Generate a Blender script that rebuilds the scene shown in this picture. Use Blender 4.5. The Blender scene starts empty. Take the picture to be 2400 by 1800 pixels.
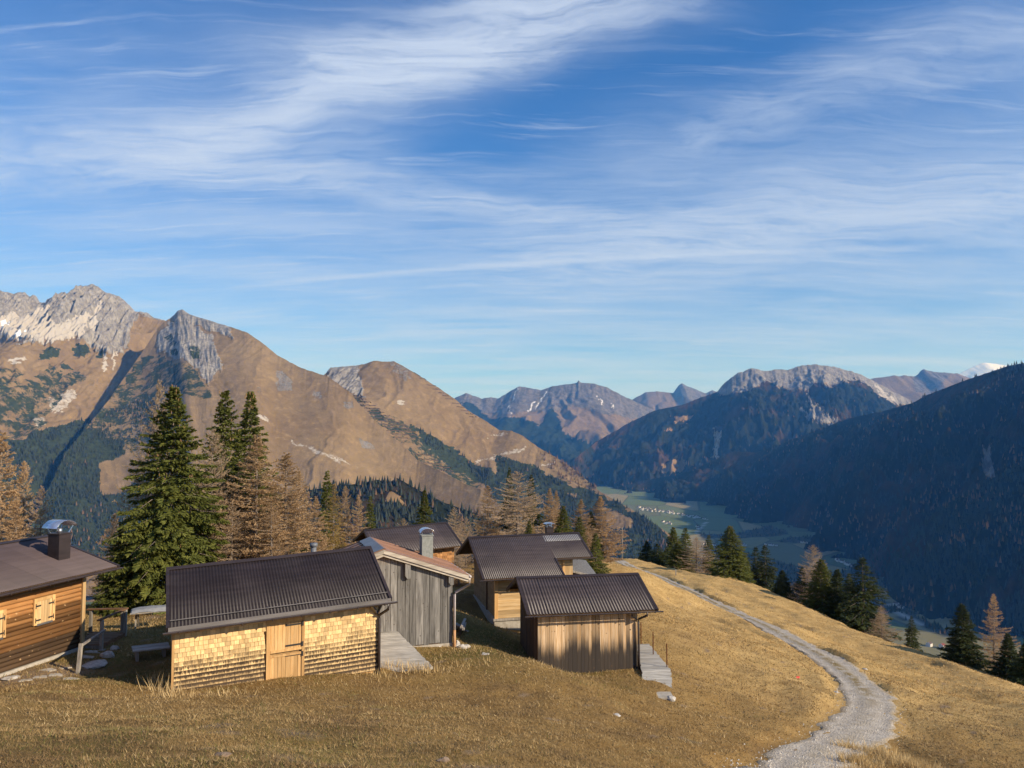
import bpy, math, random
import numpy as np
from math import radians, sin, cos, pi
random.seed(7); RNG = np.random.default_rng(11)
SC = bpy.context.scene
COL = SC.collection
# ---------------------------------------------------------------- camera
PITCH = radians(3.0); FPX = 1803.0
cam_d = bpy.data.cameras.new('camera'); cam = bpy.data.objects.new('camera', cam_d); COL.objects.link(cam)
cam_d.sensor_fit = 'HORIZONTAL'; cam_d.sensor_width = 36.0; cam_d.lens = FPX / 2400.0 * 36.0
cam_d.clip_start = 0.2; cam_d.clip_end = 90000.0
cam.location = (0, 0, 0); cam.rotation_euler = (pi / 2 + PITCH, 0, 0)
SC.camera = cam
# ---------------------------------------------------------------- light, sky, exposure
SUN_AZ, SUN_EL = radians(116.0), radians(27.0)
sun_d = bpy.data.lights.new('sun', 'SUN'); sun = bpy.data.objects.new('sun', sun_d); COL.objects.link(sun)
sun_d.energy = 5.0; sun_d.angle = radians(0.53); sun_d.color = (1.0, 0.87, 0.70)
SDIR = (sin(SUN_AZ) * cos(SUN_EL), cos(SUN_AZ) * cos(SUN_EL), sin(SUN_EL))
import mathutils
sun.rotation_euler = mathutils.Vector(SDIR).to_track_quat('Z', 'Y').to_euler()
SC.view_settings.view_transform = 'Standard'; SC.view_settings.look = 'None'
SC.view_settings.exposure = 0.32; SC.view_settings.gamma = 1.0; SC.view_settings.use_curve_mapping = False
SC.cycles.max_bounces = 5; SC.cycles.diffuse_bounces = 2; SC.cycles.glossy_bounces = 2; SC.cycles.transparent_max_bounces = 4
SC.cycles.volume_bounces = 0; SC.cycles.use_denoising = True

class NT:
    """small helper for node trees"""
    def __init__(s, tree): s.t = tree; s.n = tree.nodes; s.l = tree.links
    def node(s, typ, **kw):
        n = s.n.new(typ)
        for k, v in kw.items(): setattr(n, k, v)
        return n
    def link(s, a, b): s.l.new(a, b)
    def val(s, sock, v):
        if hasattr(v, 'is_output') or hasattr(v, 'links'): s.l.new(v, sock)
        else: sock.default_value = v
    def math(s, op, a, b=0.0, clamp=False):
        n = s.node('ShaderNodeMath', operation=op, use_clamp=clamp); s.val(n.inputs[0], a); s.val(n.inputs[1], b); return n.outputs[0]
    def vmath(s, op, a, b=(0, 0, 0)):
        n = s.node('ShaderNodeVectorMath', operation=op); s.val(n.inputs[0], a); s.val(n.inputs[1], b); return n.outputs[0]
    def mix(s, f, a, b, blend='MIX'):
        n = s.node('ShaderNodeMix', data_type='RGBA', blend_type=blend); s.val(n.inputs[0], f)
        s.val(n.inputs[6], a if not isinstance(a, tuple) or len(a) == 4 else a + (1,)); s.val(n.inputs[7], b if not isinstance(b, tuple) or len(b) == 4 else b + (1,)); return n.outputs[2]
    def noise(s, vec, scale, detail=4, rough=0.55, dist=0.0, col=False):
        n = s.node('ShaderNodeTexNoise'); s.val(n.inputs['Vector'], vec); n.inputs['Scale'].default_value = scale
        n.inputs['Detail'].default_value = detail; n.inputs['Roughness'].default_value = rough; n.inputs['Distortion'].default_value = dist
        return n.outputs[1 if col else 0]
    def ramp(s, f, lo, hi, a=0.0, b=1.0):
        n = s.node('ShaderNodeMapRange', interpolation_type='SMOOTHSTEP'); s.val(n.inputs[0], f)
        s.val(n.inputs[1], lo); s.val(n.inputs[2], hi); s.val(n.inputs[3], a); s.val(n.inputs[4], b); return n.outputs[0]
    def scale(s, vec, sc, rot=(0, 0, 0), loc=(0, 0, 0)):
        n = s.node('ShaderNodeMapping'); s.val(n.inputs[0], vec); n.inputs['Scale'].default_value = sc; n.inputs['Rotation'].default_value = rot; s.val(n.inputs['Location'], loc); return n.outputs[0]

world = bpy.data.worlds.new('World'); SC.world = world; world.use_nodes = True
W = NT(world.node_tree); W.n.clear()
sky = W.node('ShaderNodeTexSky', sky_type='NISHITA', sun_disc=False)
sky.sun_elevation = SUN_EL; sky.sun_rotation = SUN_AZ; sky.altitude = 1700; sky.air_density = 1.15; sky.dust_density = 0.9; sky.ozone_density = 2.5
tc = W.node('ShaderNodeTexCoord')
sep = W.node('ShaderNodeSeparateXYZ'); W.link(tc.outputs['Generated'], sep.inputs[0])
zz = W.math('ADD', W.math('MAXIMUM', sep.outputs[2], 0.0), 0.10)
comb = W.node('ShaderNodeCombineXYZ'); W.val(comb.inputs[0], W.math('DIVIDE', sep.outputs[0], zz)); W.val(comb.inputs[1], W.math('DIVIDE', sep.outputs[1], zz))
P = comb.outputs[0]
def band(vec, A, B, w, ext=0.5):
    """soft streak of cirrus along the line A-B of the cloud deck"""
    A = np.array(A, float); B = np.array(B, float); L = np.linalg.norm(B - A); t = (B - A) / L; nrm = np.array([-t[1], t[0]]); c = (A + B) / 2
    d = W.vmath('SUBTRACT', vec, (c[0], c[1], 0))
    dn = W.node('ShaderNodeVectorMath', operation='DOT_PRODUCT'); W.link(d, dn.inputs[0]); dn.inputs[1].default_value = (nrm[0] / w, nrm[1] / w, 0)
    dt = W.node('ShaderNodeVectorMath', operation='DOT_PRODUCT'); W.link(d, dt.inputs[0]); dt.inputs[1].default_value = (t[0] / (L / 2 + ext * 0.5), t[1] / (L / 2 + ext * 0.5), 0)
    a = W.math('MULTIPLY', dn.outputs['Value'], dn.outputs['Value']); b = W.math('POWER', W.math('ABSOLUTE', dt.outputs['Value']), 4.0)
    return W.math('POWER', 2.718, W.math('MULTIPLY', W.math('ADD', a, b), -1.0))
warp = W.vmath('MULTIPLY', W.vmath('SUBTRACT', W.noise(P, 1.6, 3, 0.5, col=True), (0.5, 0.5, 0.5)), (0.7, 0.35, 0))
warp2 = W.vmath('MULTIPLY', W.vmath('SUBTRACT', W.noise(P, 7.0, 4, 0.6, col=True), (0.5, 0.5, 0.5)), (0.10, 0.06, 0))
Pw = W.vmath('ADD', W.vmath('ADD', P, warp), warp2)
streak = W.noise(W.scale(Pw, (0.9, 2.9, 1), (0, 0, radians(22))), 1.2, 9, 0.66, 0.1)
streak2 = W.noise(W.scale(W.vmath('ADD', P, warp2), (0.55, 3.4, 1), (0, 0, radians(6))), 0.9, 9, 0.64, 0.1)
fibre = W.noise(W.scale(Pw, (1.3, 5.0, 1), (0, 0, radians(34))), 2.6, 10, 0.68, 0.35)
b_main = W.math('ADD', W.math('MULTIPLY', band(Pw, (-0.85, 2.10), (-0.12, 1.66), 0.10, 0.3), 1.0), W.math('MULTIPLY', band(Pw, (-0.30, 1.72), (0.14, 1.44), 0.15, 0.25), 1.5))
b_low = W.math('MULTIPLY', band(Pw, (-0.70, 2.30), (0.0, 2.55), 0.13, 0.6), 0.60)
b_left = W.math('MULTIPLY', band(Pw, (-1.9, 2.15), (-0.75, 2.15), 0.22, 0.5), 0.55)
b_right = W.math('MULTIPLY', band(Pw, (0.1, 3.2), (1.9, 2.2), 0.42, 0.8), 0.72)
b_r2 = W.math('MULTIPLY', band(Pw, (0.45, 2.05), (1.25, 1.45), 0.16, 0.4), 0.35)
trail = W.math('MULTIPLY', band(W.vmath('ADD', P, W.vmath('MULTIPLY', warp2, (0.4, 0.4, 0))), (-1.0, 3.42), (1.3, 2.93), 0.035, 0.5), 0.45)
hole = band(W.vmath('ADD', P, W.vmath('MULTIPLY', warp, (0.5, 0.5, 0))), (-0.25, 2.18), (0.75, 1.42), 0.30, 0.5)
bands = b_main
for b_ in (b_low, b_left, b_right, b_r2): bands = W.math('ADD', bands, b_)
bands = W.math('MULTIPLY', bands, W.ramp(fibre, 0.28, 0.72, 0.22, 1.30))
soft = W.noise(W.scale(P, (0.9, 1.6, 1), (0, 0, radians(15))), 0.9, 3, 0.5)
veil = W.math('ADD', W.math('ADD', W.math('MULTIPLY', W.ramp(streak, 0.40, 0.76), 0.34), W.math('MULTIPLY', W.ramp(streak2, 0.40, 0.74), 0.28)), W.math('MULTIPLY', W.ramp(soft, 0.30, 0.70), 0.26))
veil = W.math('ADD', veil, W.math('ADD', 0.04, W.ramp(sep.outputs[2], 0.0, 0.30, 0.42, 0.0)))
veil = W.math('MULTIPLY', veil, W.ramp(sep.outputs[2], 0.16, 0.46, 1.0, 0.42))
veil = W.math('MULTIPLY', veil, W.math('SUBTRACT', 1.0, W.math('MULTIPLY', hole, 0.92)))
thread = W.noise(W.scale(W.vmath('ADD', P, W.vmath('MULTIPLY', warp, (0.6, 0.6, 0))), (0.8, 9.0, 1), (0, 0, radians(20))), 2.2, 8, 0.66)
thread = W.math('MULTIPLY', W.math('MULTIPLY', W.ramp(thread, 0.50, 0.76), 0.55), W.ramp(soft, 0.35, 0.65, 0.15, 1.0))
dens = W.math('ADD', W.math('ADD', W.math('ADD', veil, bands), trail), thread)
dens = W.math('SUBTRACT', 1.0, W.math('POWER', 2.718, W.math('MULTIPLY', dens, -1.15)))
skyb = W.mix(1.0, sky.outputs[0], (0.28, 0.69, 1.14), 'MULTIPLY')
SKYCOL = W.mix(dens, skyb, (4.8, 5.6, 7.1))

bg = W.node('ShaderNodeBackground'); bg.inputs['Strength'].default_value = 0.105
W.link(SKYCOL, bg.inputs['Color'])
wo = W.node('ShaderNodeOutputWorld'); W.link(bg.outputs[0], wo.inputs['Surface'])

# ---------------------------------------------------------------- numeric helpers
def unproj(px, py, Y):
    """photo pixel (2400x1800) and forward distance -> place in the world"""
    a = (np.asarray(px, float) - 1200) / FPX; b = (900 - np.asarray(py, float)) / FPX
    c, s = cos(PITCH), sin(PITCH)
    dy = c - b * s; k = np.asarray(Y, float) / dy
    return a * k, np.asarray(Y, float) + 0 * a, (s + b * c) * k
def proj(x, y, z):
    c, s = cos(PITCH), sin(PITCH)
    d = np.maximum(y * c + z * s, 1e-3); u = -y * s + z * c
    return 1200 + FPX * x / d, 900 - FPX * u / d
def _hash(ix, iy, seed):
    h = (ix.astype(np.int64) * 374761393 + iy.astype(np.int64) * 668265263 + seed * 1442695041) & 0xffffffff
    h = ((h ^ (h >> 13)) * 1274126177) & 0xffffffff
    h = h ^ (h >> 16)
    return h
def pnoise(x, y, seed=0):
    x = np.asarray(x, float); y = np.asarray(y, float)
    ix = np.floor(x); iy = np.floor(y); fx = x - ix; fy = y - iy
    u = fx * fx * fx * (fx * (fx * 6 - 15) + 10); v = fy * fy * fy * (fy * (fy * 6 - 15) + 10)
    def g(ax, ay):
        a = _hash(ix + ax, iy + ay, seed) / 4294967296.0 * 2 * pi
        return np.cos(a) * (fx - ax) + np.sin(a) * (fy - ay)
    n0 = g(0, 0) * (1 - u) + g(1, 0) * u; n1 = g(0, 1) * (1 - u) + g(1, 1) * u
    return (n0 * (1 - v) + n1 * v) * 1.5
def fbm(x, y, o=5, seed=0, gain=0.5):
    r = 0; a = 1.0; f = 1.0
    for i in range(o): r = r + a * pnoise(x * f, y * f, seed + i * 17); a *= gain; f *= 2.03
    return r
def ridged(x, y, o=5, seed=0, gain=0.55):
    r = 0; a = 1.0; f = 1.0; tot = 0
    for i in range(o): r = r + a * (1 - 2 * np.abs(pnoise(x * f, y * f, seed + i * 31))); tot += a; a *= gain; f *= 2.07
    return r / tot
def sstep(x, a, b):
    t = np.clip((x - a) / (b - a), 0, 1); return t * t * (3 - 2 * t)
def inpoly(px, py, poly):
    poly = np.asarray(poly, float); ins = np.zeros(np.shape(px), bool)
    n = len(poly); j = n - 1
    for i in range(n):
        xi, yi = poly[i]; xj, yj = poly[j]
        ins ^= ((yi > py) != (yj > py)) & (px < (xj - xi) * (py - yi) / (yj - yi + 1e-12) + xi); j = i
    return ins

# ---------------------------------------------------------------- mesh helpers
def link(o, parent=None):
    COL.objects.link(o)
    if parent is not None: o.parent = parent
    return o
def raw_mesh(name, verts, faces, mats=(), smooth=False, midx=None):
    me = bpy.data.meshes.new(name)
    verts = np.asarray(verts, np.float32); 
    if isinstance(faces, np.ndarray):
        nf, k = faces.shape
        me.vertices.add(len(verts)); me.vertices.foreach_set('co', verts.ravel())
        me.loops.add(nf * k); me.loops.foreach_set('vertex_index', faces.astype(np.int32).ravel())
        me.polygons.add(nf); me.polygons.foreach_set('loop_start', np.arange(0, nf * k, k, dtype=np.int32))
        me.update(calc_edges=True)
    else: me.from_pydata([tuple(v) for v in verts], [], faces)
    for m in mats: me.materials.append(m)
    if midx is not None: me.polygons.foreach_set('material_index', np.asarray(midx, np.int32))
    me.polygons.foreach_set('use_smooth', np.full(len(me.polygons), bool(smooth)))
    me.update()
    return me
def attr(me, name, vals):
    a = me.attributes.new(name, 'FLOAT', 'POINT'); a.data.foreach_set('value', np.asarray(vals, np.float32))
def tag(o, label=None, cat=None, group=None, kind=None):
    if label: o['label'] = label
    if cat: o['category'] = cat
    if group: o['group'] = group
    if kind: o['kind'] = kind
    return o
def empty(name, loc, rz=0.0):
    o = bpy.data.objects.new(name, None); o.location = loc; o.rotation_euler = (0, 0, rz); o.empty_display_size = 0.3
    return link(o)
class MB:
    """collects simple solids, then links them as one mesh"""
    def __init__(s): s.v = []; s.f = []
    def quadbox(s, c8):
        b = len(s.v); s.v += [tuple(p) for p in c8]
        for q in ((0, 3, 2, 1), (4, 5, 6, 7), (0, 1, 5, 4), (1, 2, 6, 5), (2, 3, 7, 6), (3, 0, 4, 7)): s.f.append(tuple(b + i for i in q))
        return s
    def box(s, x0, x1, y0, y1, z0, z1, sl=0.0):
        return s.quadbox([(x, y, z + sl * x) for z in (z0, z1) for x, y in ((x0, y0), (x1, y0), (x1, y1), (x0, y1))])
    def bar(s, a, b, w, h=None, up=(0, 0, 1)):
        a = mathutils.Vector(a); b = mathutils.Vector(b); d = (b - a).normalized(); upv = mathutils.Vector(up)
        if abs(d.dot(upv)) > 0.98: upv = mathutils.Vector((0, 1, 0))
        sd = d.cross(upv).normalized(); u = sd.cross(d).normalized(); h = h or w; pts = []
        for e in (a, b):
            for i, j in ((-1, -1), (1, -1), (1, 1), (-1, 1)): pts.append(tuple(e + sd * (i * w / 2) + u * (j * h / 2)))
        return s.quadbox(pts)
    def tube(s, path, r, n=8, cap=True):
        P_ = [mathutils.Vector(p) for p in path]; b = len(s.v); m = len(P_)
        rr = r if isinstance(r, (list, tuple)) else [r] * m
        for i, p in enumerate(P_):
            d = (P_[min(i + 1, m - 1)] - P_[max(i - 1, 0)]).normalized()
            ref = mathutils.Vector((0, 0, 1)) if abs(d.z) < 0.9 else mathutils.Vector((1, 0, 0))
            a = d.cross(ref).normalized(); c = a.cross(d)
            for k in range(n): s.v.append(tuple(p + (a * cos(2 * pi * k / n) + c * sin(2 * pi * k / n)) * rr[i]))
        for i in range(m - 1):
            for k in range(n): s.f.append((b + i * n + k, b + i * n + (k + 1) % n, b + (i + 1) * n + (k + 1) % n, b + (i + 1) * n + k))
        if cap: s.f.append(tuple(b + k for k in range(n))); s.f.append(tuple(b + (m - 1) * n + k for k in range(n - 1, -1, -1)))
        return s
    def prism(s, poly, off):
        """polygon (3D points) extruded by vector off"""
        b = len(s.v); n = len(poly); s.v += [tuple(p) for p in poly] + [tuple(np.add(p, off)) for p in poly]
        s.f.append(tuple(range(b, b + n))); s.f.append(tuple(range(b + 2 * n - 1, b + n - 1, -1)))
        for i in range(n): j = (i + 1) % n; s.f.append((b + i, b + n + i, b + n + j, b + j))
        return s
    def mesh(s, name, mat, smooth=False):
        me = bpy.data.meshes.new(name); me.from_pydata(s.v, [], s.f); me.materials.append(mat)
        import bmesh
        bm = bmesh.new(); bm.from_mesh(me); bmesh.ops.recalc_face_normals(bm, faces=bm.faces); bm.to_mesh(me); bm.free()
        if smooth: me.polygons.foreach_set('use_smooth', np.ones(len(me.polygons), bool))
        return me
    def build(s, name, mat, parent=None, smooth=False):
        return link(bpy.data.objects.new(name, s.mesh(name, mat, smooth)), parent)
def boxes_np(lo, hi):
    """many axis boxes -> verts, quads arrays"""
    lo = np.asarray(lo, float); hi = np.asarray(hi, float); n = len(lo)
    sel = np.array([[0, 0, 0], [1, 0, 0], [1, 1, 0], [0, 1, 0], [0, 0, 1], [1, 0, 1], [1, 1, 1], [0, 1, 1]])
    v = lo[:, None, :] + sel[None] * (hi - lo)[:, None, :]
    q = np.array([[0, 3, 2, 1], [4, 5, 6, 7], [0, 1, 5, 4], [1, 2, 6, 5], [2, 3, 7, 6], [3, 0, 4, 7]])
    return v.reshape(-1, 3), (np.arange(n)[:, None, None] * 8 + q[None]).reshape(-1, 4)
# ---------------------------------------------------------------- materials
MATS = {}
def newmat(name):
    m = bpy.data.materials.new(name); m.use_nodes = True; t = NT(m.node_tree); t.n.clear()
    out = t.node('ShaderNodeOutputMaterial'); bs = t.node('ShaderNodeBsdfPrincipled'); t.link(bs.outputs[0], out.inputs[0])
    MATS[name] = m
    return m, t, bs, out
def bump(t, bs, h, strength=0.4, dist=0.02):
    b = t.node('ShaderNodeBump'); b.inputs['Strength'].default_value = strength; b.inputs['Distance'].default_value = dist
    t.val(b.inputs['Height'], h); t.link(b.outputs[0], bs.inputs['Normal'])
def at(t, name): n = t.node('ShaderNodeAttribute', attribute_name=name); return n.outputs['Fac']
def objc(t): return t.node('ShaderNodeTexCoord').outputs['Object']
def geop(t): return t.node('ShaderNodeNewGeometry').outputs['Position']

def wood(name, c1, c2, grain=(14, 14, 1.2), dark=None, zr=None, top=None, ztop=None, rough=0.75, knots=None, colmul=False, noise_amt=0.35, rnd=0.25):
    """weathered board: grain along the stretched axis, own tone for each board, stain rising from its foot"""
    m, t, bs, out = newmat(name)
    oi = t.node('ShaderNodeObjectInfo'); o = objc(t)
    off = t.node('ShaderNodeCombineXYZ'); t.val(off.inputs[0], t.math('MULTIPLY', oi.outputs['Random'], 57.0)); t.val(off.inputs[1], t.math('MULTIPLY', oi.outputs['Random'], 23.0)); t.val(off.inputs[2], t.math('MULTIPLY', oi.outputs['Random'], 31.0))
    v = t.vmath('ADD', o, off.outputs[0])
    g = t.noise(t.scale(v, grain), 1.0, 6, 0.62, 0.4)
    g2 = t.noise(t.scale(v, tuple(x * 0.25 for x in grain)), 1.0, 3, 0.5, 0.8)
    c = t.mix(t.ramp(g, 0.30, 0.72), c1, c2)
    c = t.mix(t.math('MULTIPLY', t.ramp(g2, 0.35, 0.75), 0.5), c, tuple(0.55 * x for x in c2))
    tone = t.math('ADD', t.math('MULTIPLY', oi.outputs['Random'], 2 * rnd), 1.0 - rnd)
    cc = t.node('ShaderNodeCombineXYZ'); [t.val(cc.inputs[i], tone) for i in range(3)]
    c = t.mix(1.0, c, cc.outputs[0], 'MULTIPLY')
    if colmul: c = t.mix(1.0, c, oi.outputs['Color'], 'MULTIPLY')
    sp = t.node('ShaderNodeSeparateXYZ'); t.link(o, sp.inputs[0])
    n3 = t.noise(t.scale(v, tuple(x * 2.2 for x in grain)), 1.0, 5, 0.7)
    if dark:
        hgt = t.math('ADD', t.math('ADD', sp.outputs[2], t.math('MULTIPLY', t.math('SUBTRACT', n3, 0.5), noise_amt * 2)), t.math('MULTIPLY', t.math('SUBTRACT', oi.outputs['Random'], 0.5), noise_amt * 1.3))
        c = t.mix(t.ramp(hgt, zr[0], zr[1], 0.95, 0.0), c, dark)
    if top:
        hgt = t.math('ADD', sp.outputs[2], t.math('MULTIPLY', t.math('SUBTRACT', n3, 0.5), noise_amt * 1.5))
        c = t.mix(t.ramp(hgt, ztop[0], ztop[1], 0.0, 1.0), c, top)
    if knots:
        vo = t.node('ShaderNodeTexVoronoi'); t.val(vo.inputs['Vector'], v); vo.inputs['Scale'].default_value = knots[0]
        k = t.ramp(vo.outputs['Distance'], 0.10, 0.17, 1.0, 0.0)
        k = t.math('MULTIPLY', k, t.ramp(t.noise(v, 3.1, 2), 0.42, 0.55))
        c = t.mix(t.math('MULTIPLY', k, 0.85), c, knots[1])
    t.link(c, bs.inputs['Base Color']); bs.inputs['Roughness'].default_value = rough; bs.inputs['Specular IOR Level'].default_value = 0.2
    bump(t, bs, g, 0.5, 0.01)
    return m
def shingle_mat():
    m, t, bs, out = newmat('larch_shingle')
    oi = t.node('ShaderNodeObjectInfo'); o = objc(t)
    p = geop(t)
    g = t.noise(t.scale(p, (38, 38, 3.0)), 1.0, 5, 0.6, 0.3); n2 = t.noise(t.scale(p, (22, 22, 4)), 1.0, 3, 0.6)
    tone = t.noise(t.scale(p, (2.0, 2.0, 3.0)), 1.0, 3, 0.55)
    c = t.mix(t.ramp(g, 0.32, 0.70), (0.80, 0.58, 0.29), (0.73, 0.47, 0.20))
    at_ = t.node('ShaderNodeAttribute', attribute_name='tone').outputs['Fac']
    r = t.math('ADD', oi.outputs['Random'], 0.0)
    cc = t.node('ShaderNodeCombineXYZ'); k = t.math('ADD', 0.66, t.math('MULTIPLY', r, 0.62)); [t.val(cc.inputs[i], k) for i in range(3)]
    c = t.mix(1.0, c, cc.outputs[0], 'MULTIPLY')
    sepc = t.node('ShaderNodeSeparateColor'); t.link(oi.outputs['Color'], sepc.inputs[0])
    # red channel: weathering from the splash of the roof; green: fresh orange wood under the eave
    c = t.mix(t.math('MULTIPLY', t.ramp(t.math('ADD', sepc.outputs[1], t.math('MULTIPLY', t.math('SUBTRACT', tone, 0.5), 1.2)), 0.35, 0.75), 0.75), c, (0.50, 0.20, 0.055))
    sp = t.node('ShaderNodeSeparateXYZ'); t.link(o, sp.inputs[0])
    h = t.math('ADD', t.math('DIVIDE', sp.outputs[2], 0.14), t.math('MULTIPLY', t.math('SUBTRACT', n2, 0.5), 1.3))
    stain = t.math('MULTIPLY', t.ramp(h, 0.05, 0.60), t.ramp(t.math('ADD', sepc.outputs[0], t.math('MULTIPLY', t.math('SUBTRACT', n2, 0.5), 0.7)), 0.30, 0.85))
    c = t.mix(stain, c, (0.055, 0.038, 0.025))
    c = t.mix(t.math('MULTIPLY', t.ramp(sepc.outputs[0], 0.75, 1.1), 0.5), c, (0.13, 0.09, 0.055))
    t.link(c, bs.inputs['Base Color']); bs.inputs['Roughness'].default_value = 0.8; bs.inputs['Specular IOR Level'].default_value = 0.15
    bump(t, bs, g, 0.5, 0.008)
    return m
def metal(name, col, rough=0.45, spec=0.5, metallic=0.0, var=0.25, streak=(0.6, 6, 6)):
    m, t, bs, out = newmat(name); o = objc(t)
    n = t.noise(t.scale(o, streak), 1.0, 5, 0.6); n2 = t.noise(o, 0.9, 4, 0.6); n3 = t.noise(o, 11.0, 3, 0.7)
    c = t.mix(t.ramp(n, 0.3, 0.75), tuple(x * (1 - var) for x in col), tuple(x * (1 + var) for x in col))
    c = t.mix(t.math('MULTIPLY', t.ramp(n2, 0.45, 0.75), 0.35), c, tuple(min(1, x * 1.25 + 0.012) for x in col)); oi = t.node('ShaderNodeObjectInfo'); cc = t.node('ShaderNodeCombineXYZ'); kk = t.math('ADD', 0.86, t.math('MULTIPLY', oi.outputs['Random'], 0.28)); [t.val(cc.inputs[i], kk) for i in range(3)]; c = t.mix(1.0, c, cc.outputs[0], 'MULTIPLY')
    c = t.mix(t.math('MULTIPLY', t.ramp(n3, 0.70, 0.80), 0.30), c, tuple(min(1, x * 2.2 + 0.03) for x in col))
    t.link(c, bs.inputs['Base Color']); t.val(bs.inputs['Roughness'], t.ramp(n2, 0.2, 0.8, rough - 0.1, rough + 0.12)); bs.inputs['Metallic'].default_value = metallic
    bs.inputs['Specular IOR Level'].default_value = spec
    return m
def plain(name, c1, c2, scale=6.0, rough=0.85, bst=0.4, bd=0.03, detail=6):
    m, t, bs, out = newmat(name); o = geop(t)
    n = t.noise(o, scale, detail, 0.62); t.link(t.mix(t.ramp(n, 0.3, 0.72), c1, c2), bs.inputs['Base Color'])
    bs.inputs['Roughness'].default_value = rough; bs.inputs['Specular IOR Level'].default_value = 0.2
    bump(t, bs, n, bst, bd)
    return m
M_shingle = shingle_mat()
M_doorwood = wood('door_larch', (0.74, 0.48, 0.22), (0.60, 0.34, 0.13), rnd=0.18)
M_trim = wood('larch_trim', (0.72, 0.46, 0.20), (0.58, 0.32, 0.12))
M_greywood = wood('grey_boards', (0.29, 0.275, 0.25), (0.115, 0.108, 0.098), grain=(11, 11, 1.0), top=(0.33, 0.17, 0.07), ztop=(3.35, 4.2), rnd=0.30, knots=(5.0, (0.08, 0.07, 0.06)))
M_deck = wood('silver_deck', (0.50, 0.48, 0.43), (0.30, 0.28, 0.245), grain=(1.2, 14, 14), rnd=0.16)
M_barge = wood('bleached_barge', (0.52, 0.46, 0.37), (0.32, 0.27, 0.21), grain=(1.2, 14, 14))
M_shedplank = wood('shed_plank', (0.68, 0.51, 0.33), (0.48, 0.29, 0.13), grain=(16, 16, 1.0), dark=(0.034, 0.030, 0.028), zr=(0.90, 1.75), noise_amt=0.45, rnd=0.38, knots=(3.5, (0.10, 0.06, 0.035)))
M_darkplank = wood('brown_plank', (0.16, 0.095, 0.05), (0.07, 0.045, 0.028), grain=(14, 14, 1.2))
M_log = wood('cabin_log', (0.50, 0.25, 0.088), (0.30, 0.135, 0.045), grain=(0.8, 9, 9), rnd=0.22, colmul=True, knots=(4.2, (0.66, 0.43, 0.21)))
M_board = wood('pale_board', (0.72, 0.52, 0.28), (0.58, 0.36, 0.15), grain=(1.0, 12, 12), rnd=0.12, colmul=True)
M_pale = wood('pale_shutter', (0.72, 0.52, 0.27), (0.56, 0.34, 0.14))
M_oldwood = wood('weathered_post', (0.40, 0.36, 0.30), (0.22, 0.19, 0.155))
M_handrail = wood('handrail_brown', (0.30, 0.16, 0.08), (0.19, 0.10, 0.05), grain=(1.2, 12, 12))
M_shake = wood('old_shingle', (0.52, 0.28, 0.11), (0.30, 0.12, 0.04), rnd=0.4)
M_roof = metal('plum_roof_sheet', (0.024, 0.018, 0.019), 0.5, 0.22)
M_roofl = metal('grey_brown_sheet', (0.056, 0.043, 0.041), 0.42, 0.35)
M_rooff = metal('faded_brown_sheet', (0.082, 0.060, 0.058), 0.55, 0.25, var=0.12)
M_cap = metal('brown_flashing', (0.036, 0.026, 0.025), 0.45, 0.3)
M_bleach = metal('bleached_sheet', (0.25, 0.25, 0.26), 0.4, 0.5)
M_copper = metal('rust_brown_panel', (0.27, 0.150, 0.10), 0.5, 0.4, var=0.15)
M_lead = metal('grey_ridge_sheet', (0.13, 0.14, 0.155), 0.45, 0.5)
M_gutter = metal('brown_gutter', (0.055, 0.042, 0.040), 0.30, 0.6)
M_fascia = metal('grey_eave_sheet', (0.16, 0.145, 0.135), 0.40, 0.5)
M_pinkpipe = metal('pale_pipe', (0.62, 0.55, 0.52), 0.35, 0.5, var=0.08)
M_orange = metal('clay_pipe', (0.50, 0.27, 0.12), 0.55, 0.4, var=0.1)
M_steel = metal('bright_steel', (0.72, 0.74, 0.78), 0.22, 0.5, 0.9, var=0.08)
M_iron = metal('dark_iron', (0.03, 0.028, 0.026), 0.5, 0.5)
M_rust = metal('rusty_iron', (0.17, 0.065, 0.03), 0.8, 0.2)
M_concrete = plain('concrete', (0.46, 0.42, 0.35), (0.33, 0.29, 0.23), 5)
M_cemchim = plain('grey_chimney_render', (0.29, 0.30, 0.27), (0.20, 0.21, 0.19), 9)
M_stone = plain('pale_stone', (0.56, 0.52, 0.45), (0.32, 0.29, 0.25), 7, bst=0.8)
M_dark = plain('dark_inside', (0.02, 0.015, 0.012), (0.03, 0.022, 0.018), 3)
M_soil = plain('bare_soil', (0.20, 0.13, 0.08), (0.30, 0.22, 0.15), 9, bst=0.9)
M_red = plain('red_plastic', (0.75, 0.09, 0.07), (0.60, 0.07, 0.05), 9, rough=0.5)
M_blue = plain('pale_blue_plastic', (0.13, 0.36, 0.55), (0.10, 0.30, 0.48), 9, rough=0.5)
M_slate = plain('grey_slab_roof', (0.20, 0.20, 0.20), (0.10, 0.10, 0.105), 14)
M_tarp = plain('pale_tarp', (0.32, 0.32, 0.31), (0.22, 0.22, 0.22), 4, rough=0.6)
M_houseW = plain('house_wall', (0.66, 0.64, 0.60), (0.56, 0.53, 0.49), 0.5)
M_houseR = plain('house_roof', (0.10, 0.075, 0.065), (0.14, 0.10, 0.085), 0.5)

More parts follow.
